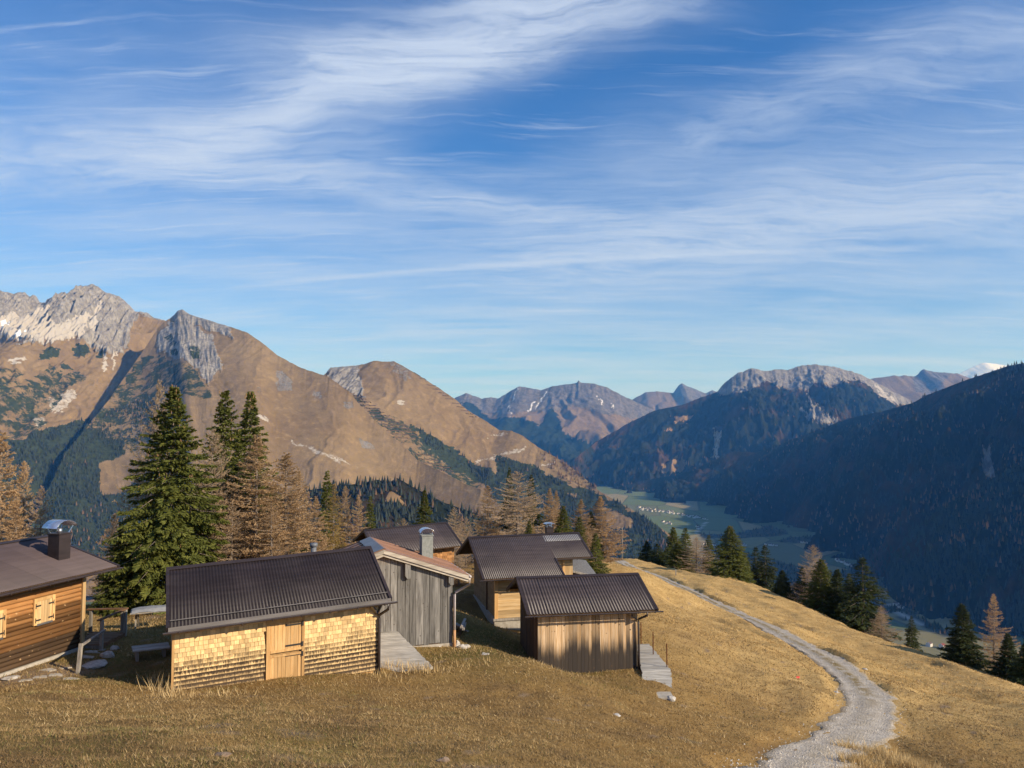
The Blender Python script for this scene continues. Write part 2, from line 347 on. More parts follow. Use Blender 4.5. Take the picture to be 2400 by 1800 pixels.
def meadow_mat():
    m, t, bs, out = newmat('dry_meadow'); p = geop(t)
    big = t.noise(p, 0.055, 4, 0.55); mid = t.noise(t.scale(p, (0.55, 0.9, 0.9), (0, 0, 0.5)), 1.0, 5, 0.6, 0.4); fine = t.noise(p, 4.5, 5, 0.7); tuft = t.noise(t.scale(p, (1, 2.2, 2)), 11.0, 4, 0.7)
    c = t.mix(t.ramp(mid, 0.32, 0.68), (0.250, 0.150, 0.052), (0.335, 0.213, 0.080))
    c = t.mix(t.math('MULTIPLY', t.ramp(fine, 0.35, 0.7), 0.55), c, (0.200, 0.115, 0.040))
    c = t.mix(t.math('MULTIPLY', t.ramp(tuft, 0.52, 0.72), 0.50), c, (0.47, 0.33, 0.145))
    c = t.mix(t.math('MULTIPLY', t.ramp(big, 0.40, 0.66), 0.30), c, (0.22, 0.165, 0.055)); c = t.mix(t.math('MULTIPLY', t.ramp(t.noise(p, 0.32, 5, 0.65), 0.46, 0.66), 0.7), c, (0.17, 0.105, 0.048))
    c = t.mix(t.math('MULTIPLY', at(t, 'pale'), t.ramp(mid, 0.25, 0.75, 0.35, 0.95)), c, t.mix(t.ramp(tuft, 0.4, 0.65), (0.48, 0.31, 0.115), (0.66, 0.46, 0.205)))
    c = t.mix(t.math('MULTIPLY', t.math('MULTIPLY', at(t, 'green'), t.ramp(fine, 0.25, 0.62)), 0.85), c, (0.105, 0.105, 0.026))
    c = t.mix(t.math('MULTIPLY', at(t, 'soil'), t.ramp(fine, 0.22, 0.5)), c, (0.27, 0.195, 0.125))
    t.link(c, bs.inputs['Base Color']); bs.inputs['Roughness'].default_value = 0.95; bs.inputs['Specular IOR Level'].default_value = 0.05
    h = t.math('ADD', t.math('MULTIPLY', fine, 0.6), t.math('MULTIPLY', tuft, 0.4)); bump(t, bs, h, 0.9, 0.14)
    return m
def path_mat():
    m, t, bs, out = newmat('gravel'); p = geop(t)
    n = t.noise(p, 1.6, 6, 0.7); f = t.noise(p, 9.0, 5, 0.8); vo = t.node('ShaderNodeTexVoronoi'); t.val(vo.inputs['Vector'], p); vo.inputs['Scale'].default_value = 15.0
    c = t.mix(t.ramp(n, 0.35, 0.7), (0.43, 0.37, 0.29), (0.58, 0.52, 0.43)); c = t.mix(t.math('MULTIPLY', t.ramp(f, 0.42, 0.7), 0.6), c, (0.22, 0.20, 0.175))
    c = t.mix(t.math('MULTIPLY', t.ramp(vo.outputs['Distance'], 0.0, 0.28, 1, 0), 0.5), c, (0.60, 0.58, 0.54))
    gm = t.math('MULTIPLY', at(t, 'mid'), t.ramp(t.noise(p, 1.3, 5, 0.7), 0.38, 0.52))
    c = t.mix(gm, c, (0.25, 0.18, 0.07))
    c = t.mix(t.math('MULTIPLY', at(t, 'edge'), t.ramp(t.noise(p, 2.2, 4, 0.65), 0.30, 0.55)), c, (0.30, 0.205, 0.085))
    t.link(c, bs.inputs['Base Color']); bs.inputs['Roughness'].default_value = 0.92; bs.inputs['Specular IOR Level'].default_value = 0.1
    bump(t, bs, t.math('ADD', f, vo.outputs['Distance']), 0.7, 0.05)
    return m
def mountain_mat(name, grass, grass2, rock, rock2, scree, wood_c, sc=1.0, larch=None):
    """bare slope: grass with rock, scree and dwarf-pine cover where the terrain carries them"""
    m, t, bs, out = newmat(name); p = geop(t); q = t.vmath('MULTIPLY', p, (0.001 * sc, 0.001 * sc, 0.001 * sc))
    n1 = t.noise(q, 2.2, 6, 0.6); n2 = t.noise(q, 14.0, 7, 0.65); n3 = t.noise(t.scale(q, (1, 1, 0.35)), 60.0, 5, 0.7)
    n4 = t.noise(t.scale(q, (1, 1, 0.16), (0.0, 0.25, 0.3)), 26.0, 6, 0.62, 0.4)
    g = t.mix(t.ramp(n1, 0.3, 0.7), grass, grass2); g = t.mix(t.math('MULTIPLY', t.ramp(n4, 0.50, 0.72), 0.55), g, tuple(min(1, x * 1.45) for x in grass2)); g = t.mix(t.math('MULTIPLY', t.ramp(n4, 0.28, 0.46, 1.0, 0.0), 0.5), g, tuple(x * 0.62 for x in grass)); g = t.mix(t.math('MULTIPLY', t.ramp(n2, 0.45, 0.72), 0.4), g, tuple(x * 0.68 for x in grass)); g = t.mix(t.math('MULTIPLY', t.ramp(n3, 0.52, 0.75), 0.30), g, tuple(min(1, x * 1.5) for x in grass2))
    r = t.mix(t.ramp(n2, 0.36, 0.66), rock, rock2); r = t.mix(t.math('MULTIPLY', t.ramp(n3, 0.42, 0.66), 0.65), r, tuple(x * 0.45 for x in rock2))
    ra = t.ramp(t.math('ADD', at(t, 'rock'), t.math('MULTIPLY', t.math('SUBTRACT', n3, 0.5), 1.1)), 0.38, 0.62)
    sa = t.ramp(t.math('ADD', at(t, 'scree'), t.math('MULTIPLY', t.math('SUBTRACT', n3, 0.5), 0.9)), 0.40, 0.60)
    va = t.ramp(t.math('ADD', at(t, 'veg'), t.math('ADD', t.math('MULTIPLY', t.math('SUBTRACT', n2, 0.5), 1.0), t.math('MULTIPLY', t.math('SUBTRACT', n3, 0.5), 0.55))), 0.42, 0.56)
    c = t.mix(ra, g, r); c = t.mix(sa, c, scree)
    vcol = t.mix(t.ramp(n3, 0.35, 0.7), wood_c, tuple(x * 0.5 for x in wood_c))
    if larch: vcol = t.mix(t.math('MULTIPLY', t.ramp(n1, 0.48, 0.66), 0.75), vcol, larch)
    c = t.mix(va, c, vcol)
    c = t.mix(at(t, 'snow'), c, (0.85, 0.87, 0.90))
    t.link(c, bs.inputs['Base Color']); bs.inputs['Roughness'].default_value = 0.95; bs.inputs['Specular IOR Level'].default_value = 0.05
    bump(t, bs, t.math('ADD', t.math('MULTIPLY', n2, 0.3), t.math('MULTIPLY', n3, t.math('ADD', 0.35, ra))), 0.55, 12.0 / sc)
    return m
M_meadow = meadow_mat(); M_path = path_mat()
M_mount1 = mountain_mat('alp_slope', (0.190, 0.126, 0.060), (0.240, 0.168, 0.085), (0.34, 0.315, 0.28), (0.22, 0.20, 0.178), (0.44, 0.40, 0.345), (0.045, 0.058, 0.026))
M_mountf = mountain_mat('far_slope', (0.145, 0.105, 0.072), (0.185, 0.135, 0.09), (0.185, 0.168, 0.16), (0.11, 0.098, 0.095), (0.34, 0.31, 0.285), (0.020, 0.030, 0.014), 0.7)
M_mountd = mountain_mat('wooded_slope', (0.20, 0.13, 0.065), (0.25, 0.165, 0.08), (0.30, 0.28, 0.26), (0.18, 0.165, 0.155), (0.38, 0.35, 0.32), (0.018, 0.023, 0.011), 1.0, (0.085, 0.043, 0.018))
def valley_mat():
    m, t, bs, out = newmat('valley_meadow'); p = geop(t); n = t.noise(p, 0.0016, 4, 0.6); n2 = t.noise(p, 0.02, 4, 0.6)
    vo = t.node('ShaderNodeTexVoronoi'); t.val(vo.inputs['Vector'], t.scale(p, (0.0035, 0.0016, 0), (0, 0, 0.4))); vo.inputs['Scale'].default_value = 1.0
    sc_ = t.node('ShaderNodeSeparateColor'); t.link(vo.outputs['Color'], sc_.inputs[0])
    c = t.mix(t.ramp(sc_.outputs[0], 0.25, 0.75), (0.085, 0.125, 0.040), (0.235, 0.190, 0.085)); c = t.mix(t.math('MULTIPLY', t.ramp(sc_.outputs[1], 0.55, 0.9), 0.7), c, (0.060, 0.085, 0.034)); vo2 = t.node('ShaderNodeTexVoronoi', feature='DISTANCE_TO_EDGE'); t.val(vo2.inputs['Vector'], t.scale(p, (0.0035, 0.0016, 0), (0, 0, 0.4))); vo2.inputs['Scale'].default_value = 1.0; c = t.mix(t.math('MULTIPLY', t.ramp(vo2.outputs[0], 0.010, 0.028, 1.0, 0.0), 0.75), c, (0.045, 0.050, 0.024)); c = t.mix(t.math('MULTIPLY', t.ramp(n2, 0.4, 0.7), 0.35), c, (0.10, 0.10, 0.035))
    c = t.mix(at(t, 'veg'), c, (0.030, 0.035, 0.018)); c = t.mix(at(t, 'road'), c, (0.42, 0.40, 0.37))
    t.link(c, bs.inputs['Base Color']); bs.inputs['Roughness'].default_value = 0.95
    return m
M_valley = valley_mat()
def leaf_mat(name, c1, c2, c3, var=0.3, trans=0.25, patch=None):
    m, t, bs, out = newmat(name); p = geop(t); oi = t.node('ShaderNodeObjectInfo')
    n = t.noise(p, 1.3, 3, 0.6); n2 = t.noise(p, 9.0, 2, 0.6)
    c = t.mix(t.ramp(n, 0.35, 0.68), c1, c2); c = t.mix(t.math('MULTIPLY', t.ramp(n2, 0.50, 0.72), 0.55), c, c3)
    if patch: c = t.mix(t.math('MULTIPLY', t.ramp(t.noise(p, 0.32, 5, 0.65), 0.46, 0.66), 0.8), c, patch[0]); c = t.mix(t.math('MULTIPLY', t.ramp(t.noise(p, 0.55, 4, 0.6), 0.56, 0.72), 0.7), c, patch[1])
    cc = t.node('ShaderNodeCombineXYZ'); k = t.math('ADD', 1.0 - var, t.math('MULTIPLY', oi.outputs['Random'], 2 * var)); [t.val(cc.inputs[i], k) for i in range(3)]
    c = t.mix(1.0, c, cc.outputs[0], 'MULTIPLY')
    t.link(c, bs.inputs['Base Color']); bs.inputs['Roughness'].default_value = 0.7; bs.inputs['Specular IOR Level'].default_value = 0.2
    tr = t.node('ShaderNodeBsdfTranslucent'); t.link(c, tr.inputs[0]); mx = t.node('ShaderNodeMixShader'); mx.inputs[0].default_value = trans
    t.link(bs.outputs[0], mx.inputs[1]); t.link(tr.outputs[0], mx.inputs[2]); t.link(mx.outputs[0], out.inputs[0])
    return m
M_spruce = leaf_mat('spruce_needles', (0.088, 0.104, 0.022), (0.135, 0.142, 0.028), (0.21, 0.19, 0.042), 0.12)
M_spruced = leaf_mat('dark_spruce_needles', (0.040, 0.056, 0.018), (0.064, 0.080, 0.024), (0.10, 0.105, 0.034), 0.18)
M_larch = leaf_mat('autumn_larch_needles', (0.42, 0.27, 0.138), (0.48, 0.32, 0.170), (0.53, 0.38, 0.22), 0.16)
M_larchg = leaf_mat('bare_larch_twigs', (0.40, 0.28, 0.165), (0.45, 0.32, 0.19), (0.50, 0.37, 0.23), 0.14)
M_larchy = leaf_mat('yellow_larch_needles', (0.36, 0.235, 0.065), (0.30, 0.205, 0.062), (0.44, 0.30, 0.10), 0.12)
M_bark = plain('bark', (0.30, 0.25, 0.20), (0.15, 0.115, 0.09), 7)
M_cone = plain('spruce_cone', (0.36, 0.22, 0.10), (0.26, 0.15, 0.07), 20)
M_forest = leaf_mat('forest_needles', (0.022, 0.029, 0.016), (0.032, 0.041, 0.022), (0.052, 0.060, 0.034), 0.0, 0.0)
M_forestl = leaf_mat('forest_larch', (0.13, 0.075, 0.038), (0.17, 0.105, 0.055), (0.22, 0.15, 0.08), 0.0, 0.0)
M_blade = leaf_mat('dry_grass_blades', (0.31, 0.205, 0.085), (0.40, 0.282, 0.130), (0.23, 0.15, 0.06), 0.0, 0.25, ((0.19, 0.120, 0.055), (0.20, 0.18, 0.062)))
M_bladeg = leaf_mat('green_grass_blades', (0.12, 0.125, 0.032), (0.20, 0.17, 0.05), (0.26, 0.20, 0.07), 0.0, 0.25)
M_bladep = leaf_mat('straw_blades', (0.58, 0.42, 0.20), (0.66, 0.50, 0.26), (0.46, 0.31, 0.13), 0.0, 0.25)
M_blader = leaf_mat('golden_grass_blades', (0.48, 0.31, 0.115), (0.62, 0.43, 0.19), (0.40, 0.25, 0.09), 0.0, 0.25)
# ---------------------------------------------------------------- near terrain
BLD = dict(
 A=dict(o=(-10.85, 25.0, -8.548), yaw=0.429, sl=0.037, len=6.72, dep=5.21, hw=1.85, he=2.155, hr=3.512, oe=0.426, gl=0.20, gr=0.34),
 B=dict(o=(-2.517, 33.0, -9.307), yaw=0.349, sl=-0.020, half=2.99, dep=2.81, hw=2.85, he=2.945, hr=4.223, oe=0.645, gl=0.26),
 C=dict(o=(1.107, 33.5, -10.729), yaw=0.177, sl=-0.003, len=4.474, dep=4.08, hw=2.39, he=2.711, hr=3.776, oe=0.524, gl=0.578, gr=0.761),
 D=dict(o=(-0.873, 41.0, -10.605), yaw=0.239, sl=0.006, len=4.61, dep=5.95, hw=2.34, he=2.712, hr=4.27, oe=1.10, gl=0.91, gr=0.99),
 E=dict(o=(-3.86, 52.0, -10.5), yaw=0.42, sl=0.04, len=4.9, dep=5.47, hw=2.27, he=2.45, hr=3.60, oe=0.574, gl=0.6, gr=0.40),
 F=dict(o=(-16.029, 29.0, -8.226), yaw=1.294, sl=-0.004, len=9.0, dep=5.77, hw=2.41, he=2.80, hr=3.80, oe=0.653, gl=0.5, gr=1.12))
def bpt(k, u, v, w):
    b = BLD[k]; a = b['yaw']; o = b['o']
    return (o[0] + u * cos(a) - v * sin(a), o[1] + u * sin(a) + v * cos(a), o[2] + b['sl'] * u + w)
CP = []
for px, py, d in [(0, 1800, 11), (400, 1800, 11.5), (800, 1800, 12.5), (1200, 1800, 15), (1600, 1800, 20), (1850, 1800, 24.5), (2150, 1800, 27.5), (2400, 1800, 29), (2700, 1800, 30),
                  (0, 1700, 16), (600, 1700, 17.5), (1000, 1700, 19.5), (1400, 1700, 24), (1700, 1700, 28.5), (2000, 1700, 33.5), (2400, 1700, 37), (2800, 1720, 38),
                  (0, 1640, 21), (200, 1640, 22.0), (405, 1632, 23.6), (640, 1645, 22.8), (880, 1600, 26.6), (1000, 1585, 28.0), (1120, 1560, 29.5), (1260, 1549, 31.0), (1200, 1640, 26.0),
                  (1330, 1584, 32.6), (1495, 1576, 33.6), (1565, 1642, 30.8), (1640, 1600, 35), (1750, 1560, 41), (1700, 1480, 52), (1560, 1440, 55), (1600, 1420, 66),
                  (100, 1592, 25.2), (182, 1575, 26.7), (300, 1560, 28.0), (350, 1535, 29.0), (355, 1462, 34.0),
                  (1100, 1440, 38.5), (1130, 1490, 36.0),
                  (2070, 1650, 38), (1990, 1585, 45), (1900, 1522, 54), (1800, 1468, 64), (1700, 1427, 74), (1600, 1377, 88), (1530, 1348, 99), (1450, 1322, 111),
                  (1440, 1311, 116), (1580, 1335, 110), (1750, 1366, 101), (1900, 1432, 86), (2100, 1510, 71), (2250, 1556, 63), (2400, 1610, 56), (2700, 1720, 47),
                  (2200, 1620, 47), (2000, 1530, 62), (2300, 1680, 40)]:
    p = unproj(px, py, d); CP.append((float(p[0]), float(p[1]), float(p[2])))
CP += [bpt('A', 0, 0.5, 0.0), bpt('A', 6.7, 1.5, -0.50), bpt('A', 0, 5, 0.1), bpt('A', 6.7, 5.2, -0.1), bpt('B', 0, 0, -0.05), bpt('B', -3, 0, 0.25), bpt('B', 0, 3, 0.05), bpt('C', 4.4, 4, -0.1), bpt('C', 0, 4, 0.25),
       bpt('D', 0, 0, 0.0), bpt('D', 4.6, 0, 0.0), bpt('D', 0, 6, 0.35), bpt('D', 4.6, 6, 0.3), bpt('E', 0, 0, 0), bpt('E', -5, 5, 0), bpt('F', 0, 0, -0.08), bpt('F', -5, 0, -0.05), bpt('F', 1.5, 3, -0.1),
       (0, 0, -1.62), (0, 5, -3.2), (-12, 3, -2.8), (12, 3, -4.0), (0, -12, 1.6), (30, 0, -8.5), (-30, 0, -1.0), (60, -10, -22), (0, -60, 16), (60, -60, 2), (-60, -60, 20), (-60, 0, 2),
       (-26, 24, -7.2), (-30, 35, -8.5), (-19, 41, -9.3), (-24, 52, -13.5), (-10, 46, -9.6), (-45, 45, -16), (-12, 62, -12.5), (0, 66, -11.5), (12, 70, -13.5), (-12, 80, -19), (2, 85, -17), (8, 105, -21.5),
       (46, 100, -30), (50, 75, -29.5), (52, 52, -29), (54, 30, -27), (60, 10, -24), (32, 128, -31), (14, 135, -30), (-5, 120, -32), (-25, 90, -34), (-50, 80, -36),
       (120, 120, -95), (120, 40, -85), (120, -40, -70), (60, 200, -95), (0, 200, -82), (-60, 180, -85), (-120, 120, -75), (-140, 20, -14), (-200, -80, 50)]
CP = np.array(CP)
def _mq(pts, c):
    n = len(pts); r = np.sqrt(((pts[:, None, :2] - pts[None, :, :2]) ** 2).sum(-1) + c * c)
    A = np.zeros((n + 3, n + 3)); A[:n, :n] = r + np.eye(n) * -0.02; A[:n, n] = 1; A[:n, n + 1:n + 3] = pts[:, :2]; A[n:, :n] = A[:n, n:].T
    return np.linalg.solve(A, np.concatenate([pts[:, 2], [0, 0, 0]]))
MQC = 4.0; MQW = _mq(CP, MQC)
def base_ground(x, y):
    x = np.asarray(x, float); y = np.asarray(y, float); sh = x.shape; x = x.ravel(); y = y.ravel(); out = np.empty(len(x))
    for i in range(0, len(x), 20000):
        xs = x[i:i + 20000]; ys = y[i:i + 20000]
        r = np.sqrt((xs[:, None] - CP[None, :, 0]) ** 2 + (ys[:, None] - CP[None, :, 1]) ** 2 + MQC ** 2)
        out[i:i + 20000] = r @ MQW[:-3] + MQW[-3] + MQW[-2] * xs + MQW[-1] * ys
    # far outside the surveyed meadow the hillside runs evenly down to the valley
    R = np.hypot(x - 10, y - 50); t = sstep(R, 110, 220)
    fall = -30 - 0.55 * np.maximum(R - 70, 0) * np.clip(0.5 + 0.6 * (x * 0.75 + y * 0.66) / (R + 1), -0.2, 1.0)
    return (out * (1 - t) + np.maximum(fall, -720) * t).reshape(sh)
PATH_PX = [(1800, 1900, 21.5), (1850, 1815, 23.8), (1920, 1760, 27.5), (2000, 1712, 32.0), (2040, 1660, 37.0), (2020, 1612, 42.0), (1960, 1560, 48.5), (1880, 1510, 56), (1790, 1465, 65), (1700, 1427, 74), (1640, 1398, 81), (1580, 1368, 91), (1525, 1346, 100), (1470, 1325, 110), (1440, 1312, 117), (1425, 1310, 124)]
_pp = np.array([[float(v) for v in unproj(*p)][:2] for p in PATH_PX])
def catmull(P_, n=14):
    P_ = np.vstack([2 * P_[0] - P_[1], P_, 2 * P_[-1] - P_[-2]]); out = []
    for i in range(1, len(P_) - 2):
        for k in range(n):
            t = k / n; a, b, c, d = P_[i - 1], P_[i], P_[i + 1], P_[i + 2]
            out.append(0.5 * (2 * b + (c - a) * t + (2 * a - 5 * b + 4 * c - d) * t * t + (3 * b - a - 3 * c + d) * t ** 3))
    out.append(P_[-2]); return np.array(out)
PC = catmull(_pp)
PT = np.gradient(PC, axis=0); PT /= np.linalg.norm(PT, axis=1)[:, None]; PN = np.stack([PT[:, 1], -PT[:, 0]], 1)
PW = 1.12 - 0.36 * sstep(PC[:, 1], 42, 80) + 0.12 * np.sin(np.arange(len(PC)) * 0.31) + 0.25 * np.exp(-((PC[:, 1] - 33) / 8) ** 2)
PZ = base_ground(PC[:, 0], PC[:, 1]); PZ = np.convolve(np.pad(PZ, 6, mode='edge'), np.ones(13) / 13, 'valid')
def path_info(x, y):
    sh = np.shape(x); x = np.ravel(x); y = np.ravel(y); sd = np.full(len(x), 99.0); idx = np.zeros(len(x), int)
    sel = np.where((x > 5) & (x < 40) & (y > 15) & (y < 130))[0]
    for i in range(0, len(sel), 20000):
        s_ = sel[i:i + 20000]; dx = x[s_, None] - PC[None, :, 0]; dy = y[s_, None] - PC[None, :, 1]; k = np.argmin(dx * dx + dy * dy, 1)
        idx[s_] = k; sd[s_] = dx[np.arange(len(s_)), k] * PN[k, 0] + dy[np.arange(len(s_)), k] * PN[k, 1]
        dd = np.sqrt((dx * dx + dy * dy).min(1)); sd[s_] = np.sign(sd[s_] + 1e-9) * np.maximum(dd, np.abs(sd[s_]) * 0 + dd)
    return sd.reshape(sh), idx.reshape(sh)
def ground(x, y, detail=True):
    x = np.asarray(x, float); y = np.asarray(y, float)
    z = base_ground(x, y)
    if detail:
        near = 1 - sstep(np.hypot(x, y - 40), 90, 160)
        hut = np.ones_like(z)
        for cx_, cy_, r_ in ((-8, 29, 6), (-5, 34, 6), (3, 36, 5), (1, 44, 6), (-16, 30, 6)): hut = hut * (1 - 0.85 * np.exp(-((x - cx_) ** 2 + (y - cy_) ** 2) / r_ ** 2))
        z = z + near * hut * (0.16 * fbm(x / 5, y / 5, 3, 3) + 0.055 * fbm(x / 0.9, y / 0.9, 3, 5))
        # cattle terraces run along the slope on the right
        tr = sstep(x, 6, 14) * near
        q = (x * 0.50 + y * 0.22 - z * 0.0) + 1.1 * fbm(x / 9, y / 9, 2, 9)
        z = z + tr * 0.17 * np.sin(q * 2.6) * (0.5 + 0.9 * np.abs(fbm(x / 7, y / 7, 2, 12)))
    sd, k = path_info(x, y)
    w = PW[k]; pz = PZ[k] - 0.05; a = np.abs(sd)
    onp = 1 - sstep(a, w + 0.02, w + 0.22 + 0.5 * (sd < 0))
    bank = 0.26 * np.clip(1 + 0.8 * fbm(x / 6, y / 6, 2, 21), 0.3, 1.5) * sstep(sd, w + 0.0, w + 0.20) * (1 - sstep(sd, w + 0.8, w + 6.0)) * sstep(y, 34, 42) * (1 - sstep(y, 92, 108))
    return (z + bank) * (1 - onp) + pz * onp
def g1(x, y): return float(ground(np.array([x]), np.array([y]))[0])

def spaced(lo, hi, h, far, grow=1.16):
    mid = np.arange(lo, hi + 1e-6, h); a = []; s = h; p = lo
    while p > -far: s *= grow; p -= s; a.append(p)
    b = []; s = h; p = mid[-1]
    while p < far: s *= grow; p += s; b.append(p)
    return np.concatenate([a[::-1], mid, b])
def stretched_y():
    ys = [-8.0]; 
    while ys[-1] < 130: ys.append(ys[-1] + (0.30 if ys[-1] > 9 else 1.0) * max(1, ys[-1] / 45))
    s = ys[-1] - ys[-2]
    while ys[-1] < 1300: s *= 1.15; ys.append(ys[-1] + s)
    b = []; s = 1.0; p = -8.0
    while p > -500: s *= 1.25; p -= s; b.append(p)
    return np.array(b[::-1] + ys)
def grid_faces(nr, nc):
    i = np.arange(nr - 1)[:, None] * nc + np.arange(nc - 1)[None, :]
    return np.stack([i, i + 1, i + nc + 1, i + nc], -1).reshape(-1, 4)
gx = spaced(-32, 44, 0.24, 1300, 1.2); gy = stretched_y()
GX, GY = np.meshgrid(gx, gy); GZ = ground(GX, GY)
me = raw_mesh('meadow', np.stack([GX, GY, GZ], -1).reshape(-1, 3), grid_faces(len(gy), len(gx)), [M_meadow], True)
def green_map(x, y):
    g = 0
    for cx_, cy_, r_, a_ in ((-13.8, 27.5, 2.6, 1.0), (-2.0, 31.0, 2.6, 0.8), (0.5, 36, 5.0, 0.9), (-7, 26.3, 2.0, 0.35), (-13, 33, 4.5, 0.8), (-6, 12, 7.0, 0.55), (-20, 13, 8.0, 0.6), (5, 16, 5, 0.15), (2.0, 31.2, 2.0, 0.4), (-18, 24, 3, .5)):
        g = np.maximum(g, a_ * np.exp(-((x - cx_) ** 2 + (y - cy_) ** 2) / r_ ** 2))
    return np.clip(g * (0.75 + 0.8 * fbm(x / 2.5, y / 2.5, 3, 40)), 0, 1)
def soil_map(x, y):
    s = 0
    for cx_, cy_, r_ in ((-16.2, 25.6, 1.5), (-15.2, 26.6, 1.0), (1.0, 13.2, 1.0), (2.6, 13.8, 0.7), (-0.6, 14.0, 0.6), (-6.2, 16.4, 0.35), (-4.6, 16.6, 0.4), (11.0, 26.5, .6), (18, 25, .5), (-3.5, 13.1, .6)):
        s = np.maximum(s, np.exp(-((x - cx_) ** 2 + (y - cy_) ** 2) / r_ ** 2 * (1 + 1.2 * fbm(x * 1.3, y * 1.3, 2, 44))))
    return np.clip(s * 1.6 - 0.35, 0, 1)
attr(me, 'green', green_map(GX, GY).ravel()); attr(me, 'soil', soil_map(GX, GY).ravel()); attr(me, 'pale', (sstep(GX, 2, 16) * sstep(GY, 26, 40)).ravel())
tag(link(bpy.data.objects.new('meadow', me)), kind='structure')
# gravel track, laid in its cut
nc = 13; uu = np.linspace(-1, 1, nc)
RX = PC[:, None, 0] + PN[:, None, 0] * uu[None] * PW[:, None]; RY = PC[:, None, 1] + PN[:, None, 1] * uu[None] * PW[:, None]
_j = 0.30 * fbm(RX * 1.1, RY * 1.1, 4, 60) * np.abs(uu)[None]; RX = RX + PN[:, None, 0] * _j; RY = RY + PN[:, None, 1] * _j
RZ = PZ[:, None] - 0.028 + 0 * RX - 0.035 * np.exp(-((np.abs(uu)[None] - 0.52) / 0.22) ** 2) + 0.03 * fbm(RX * 1.5, RY * 1.5, 3, 61) + 0.045
RZ = np.where(np.abs(uu)[None] > 0.95, PZ[:, None] - 0.10, RZ)
me = raw_mesh('path', np.stack([RX, RY, RZ], -1).reshape(-1, 3), grid_faces(len(PC), nc), [M_path], True)
midm = np.exp(-(uu / 0.26) ** 2)[None] * (0.25 + 0.85 * sstep(PC[:, 1], 36, 44) - 0.25 * sstep(PC[:, 1], 48, 56) + 0.2 * sstep(PC[:, 1], 60, 80))[:, None]
attr(me, 'mid', np.clip(midm, 0, 1).ravel()); attr(me, 'edge', np.broadcast_to(sstep(np.abs(uu), 0.70, 1.0)[None], RX.shape).ravel())
tag(link(bpy.data.objects.new('path', me)), kind='structure')

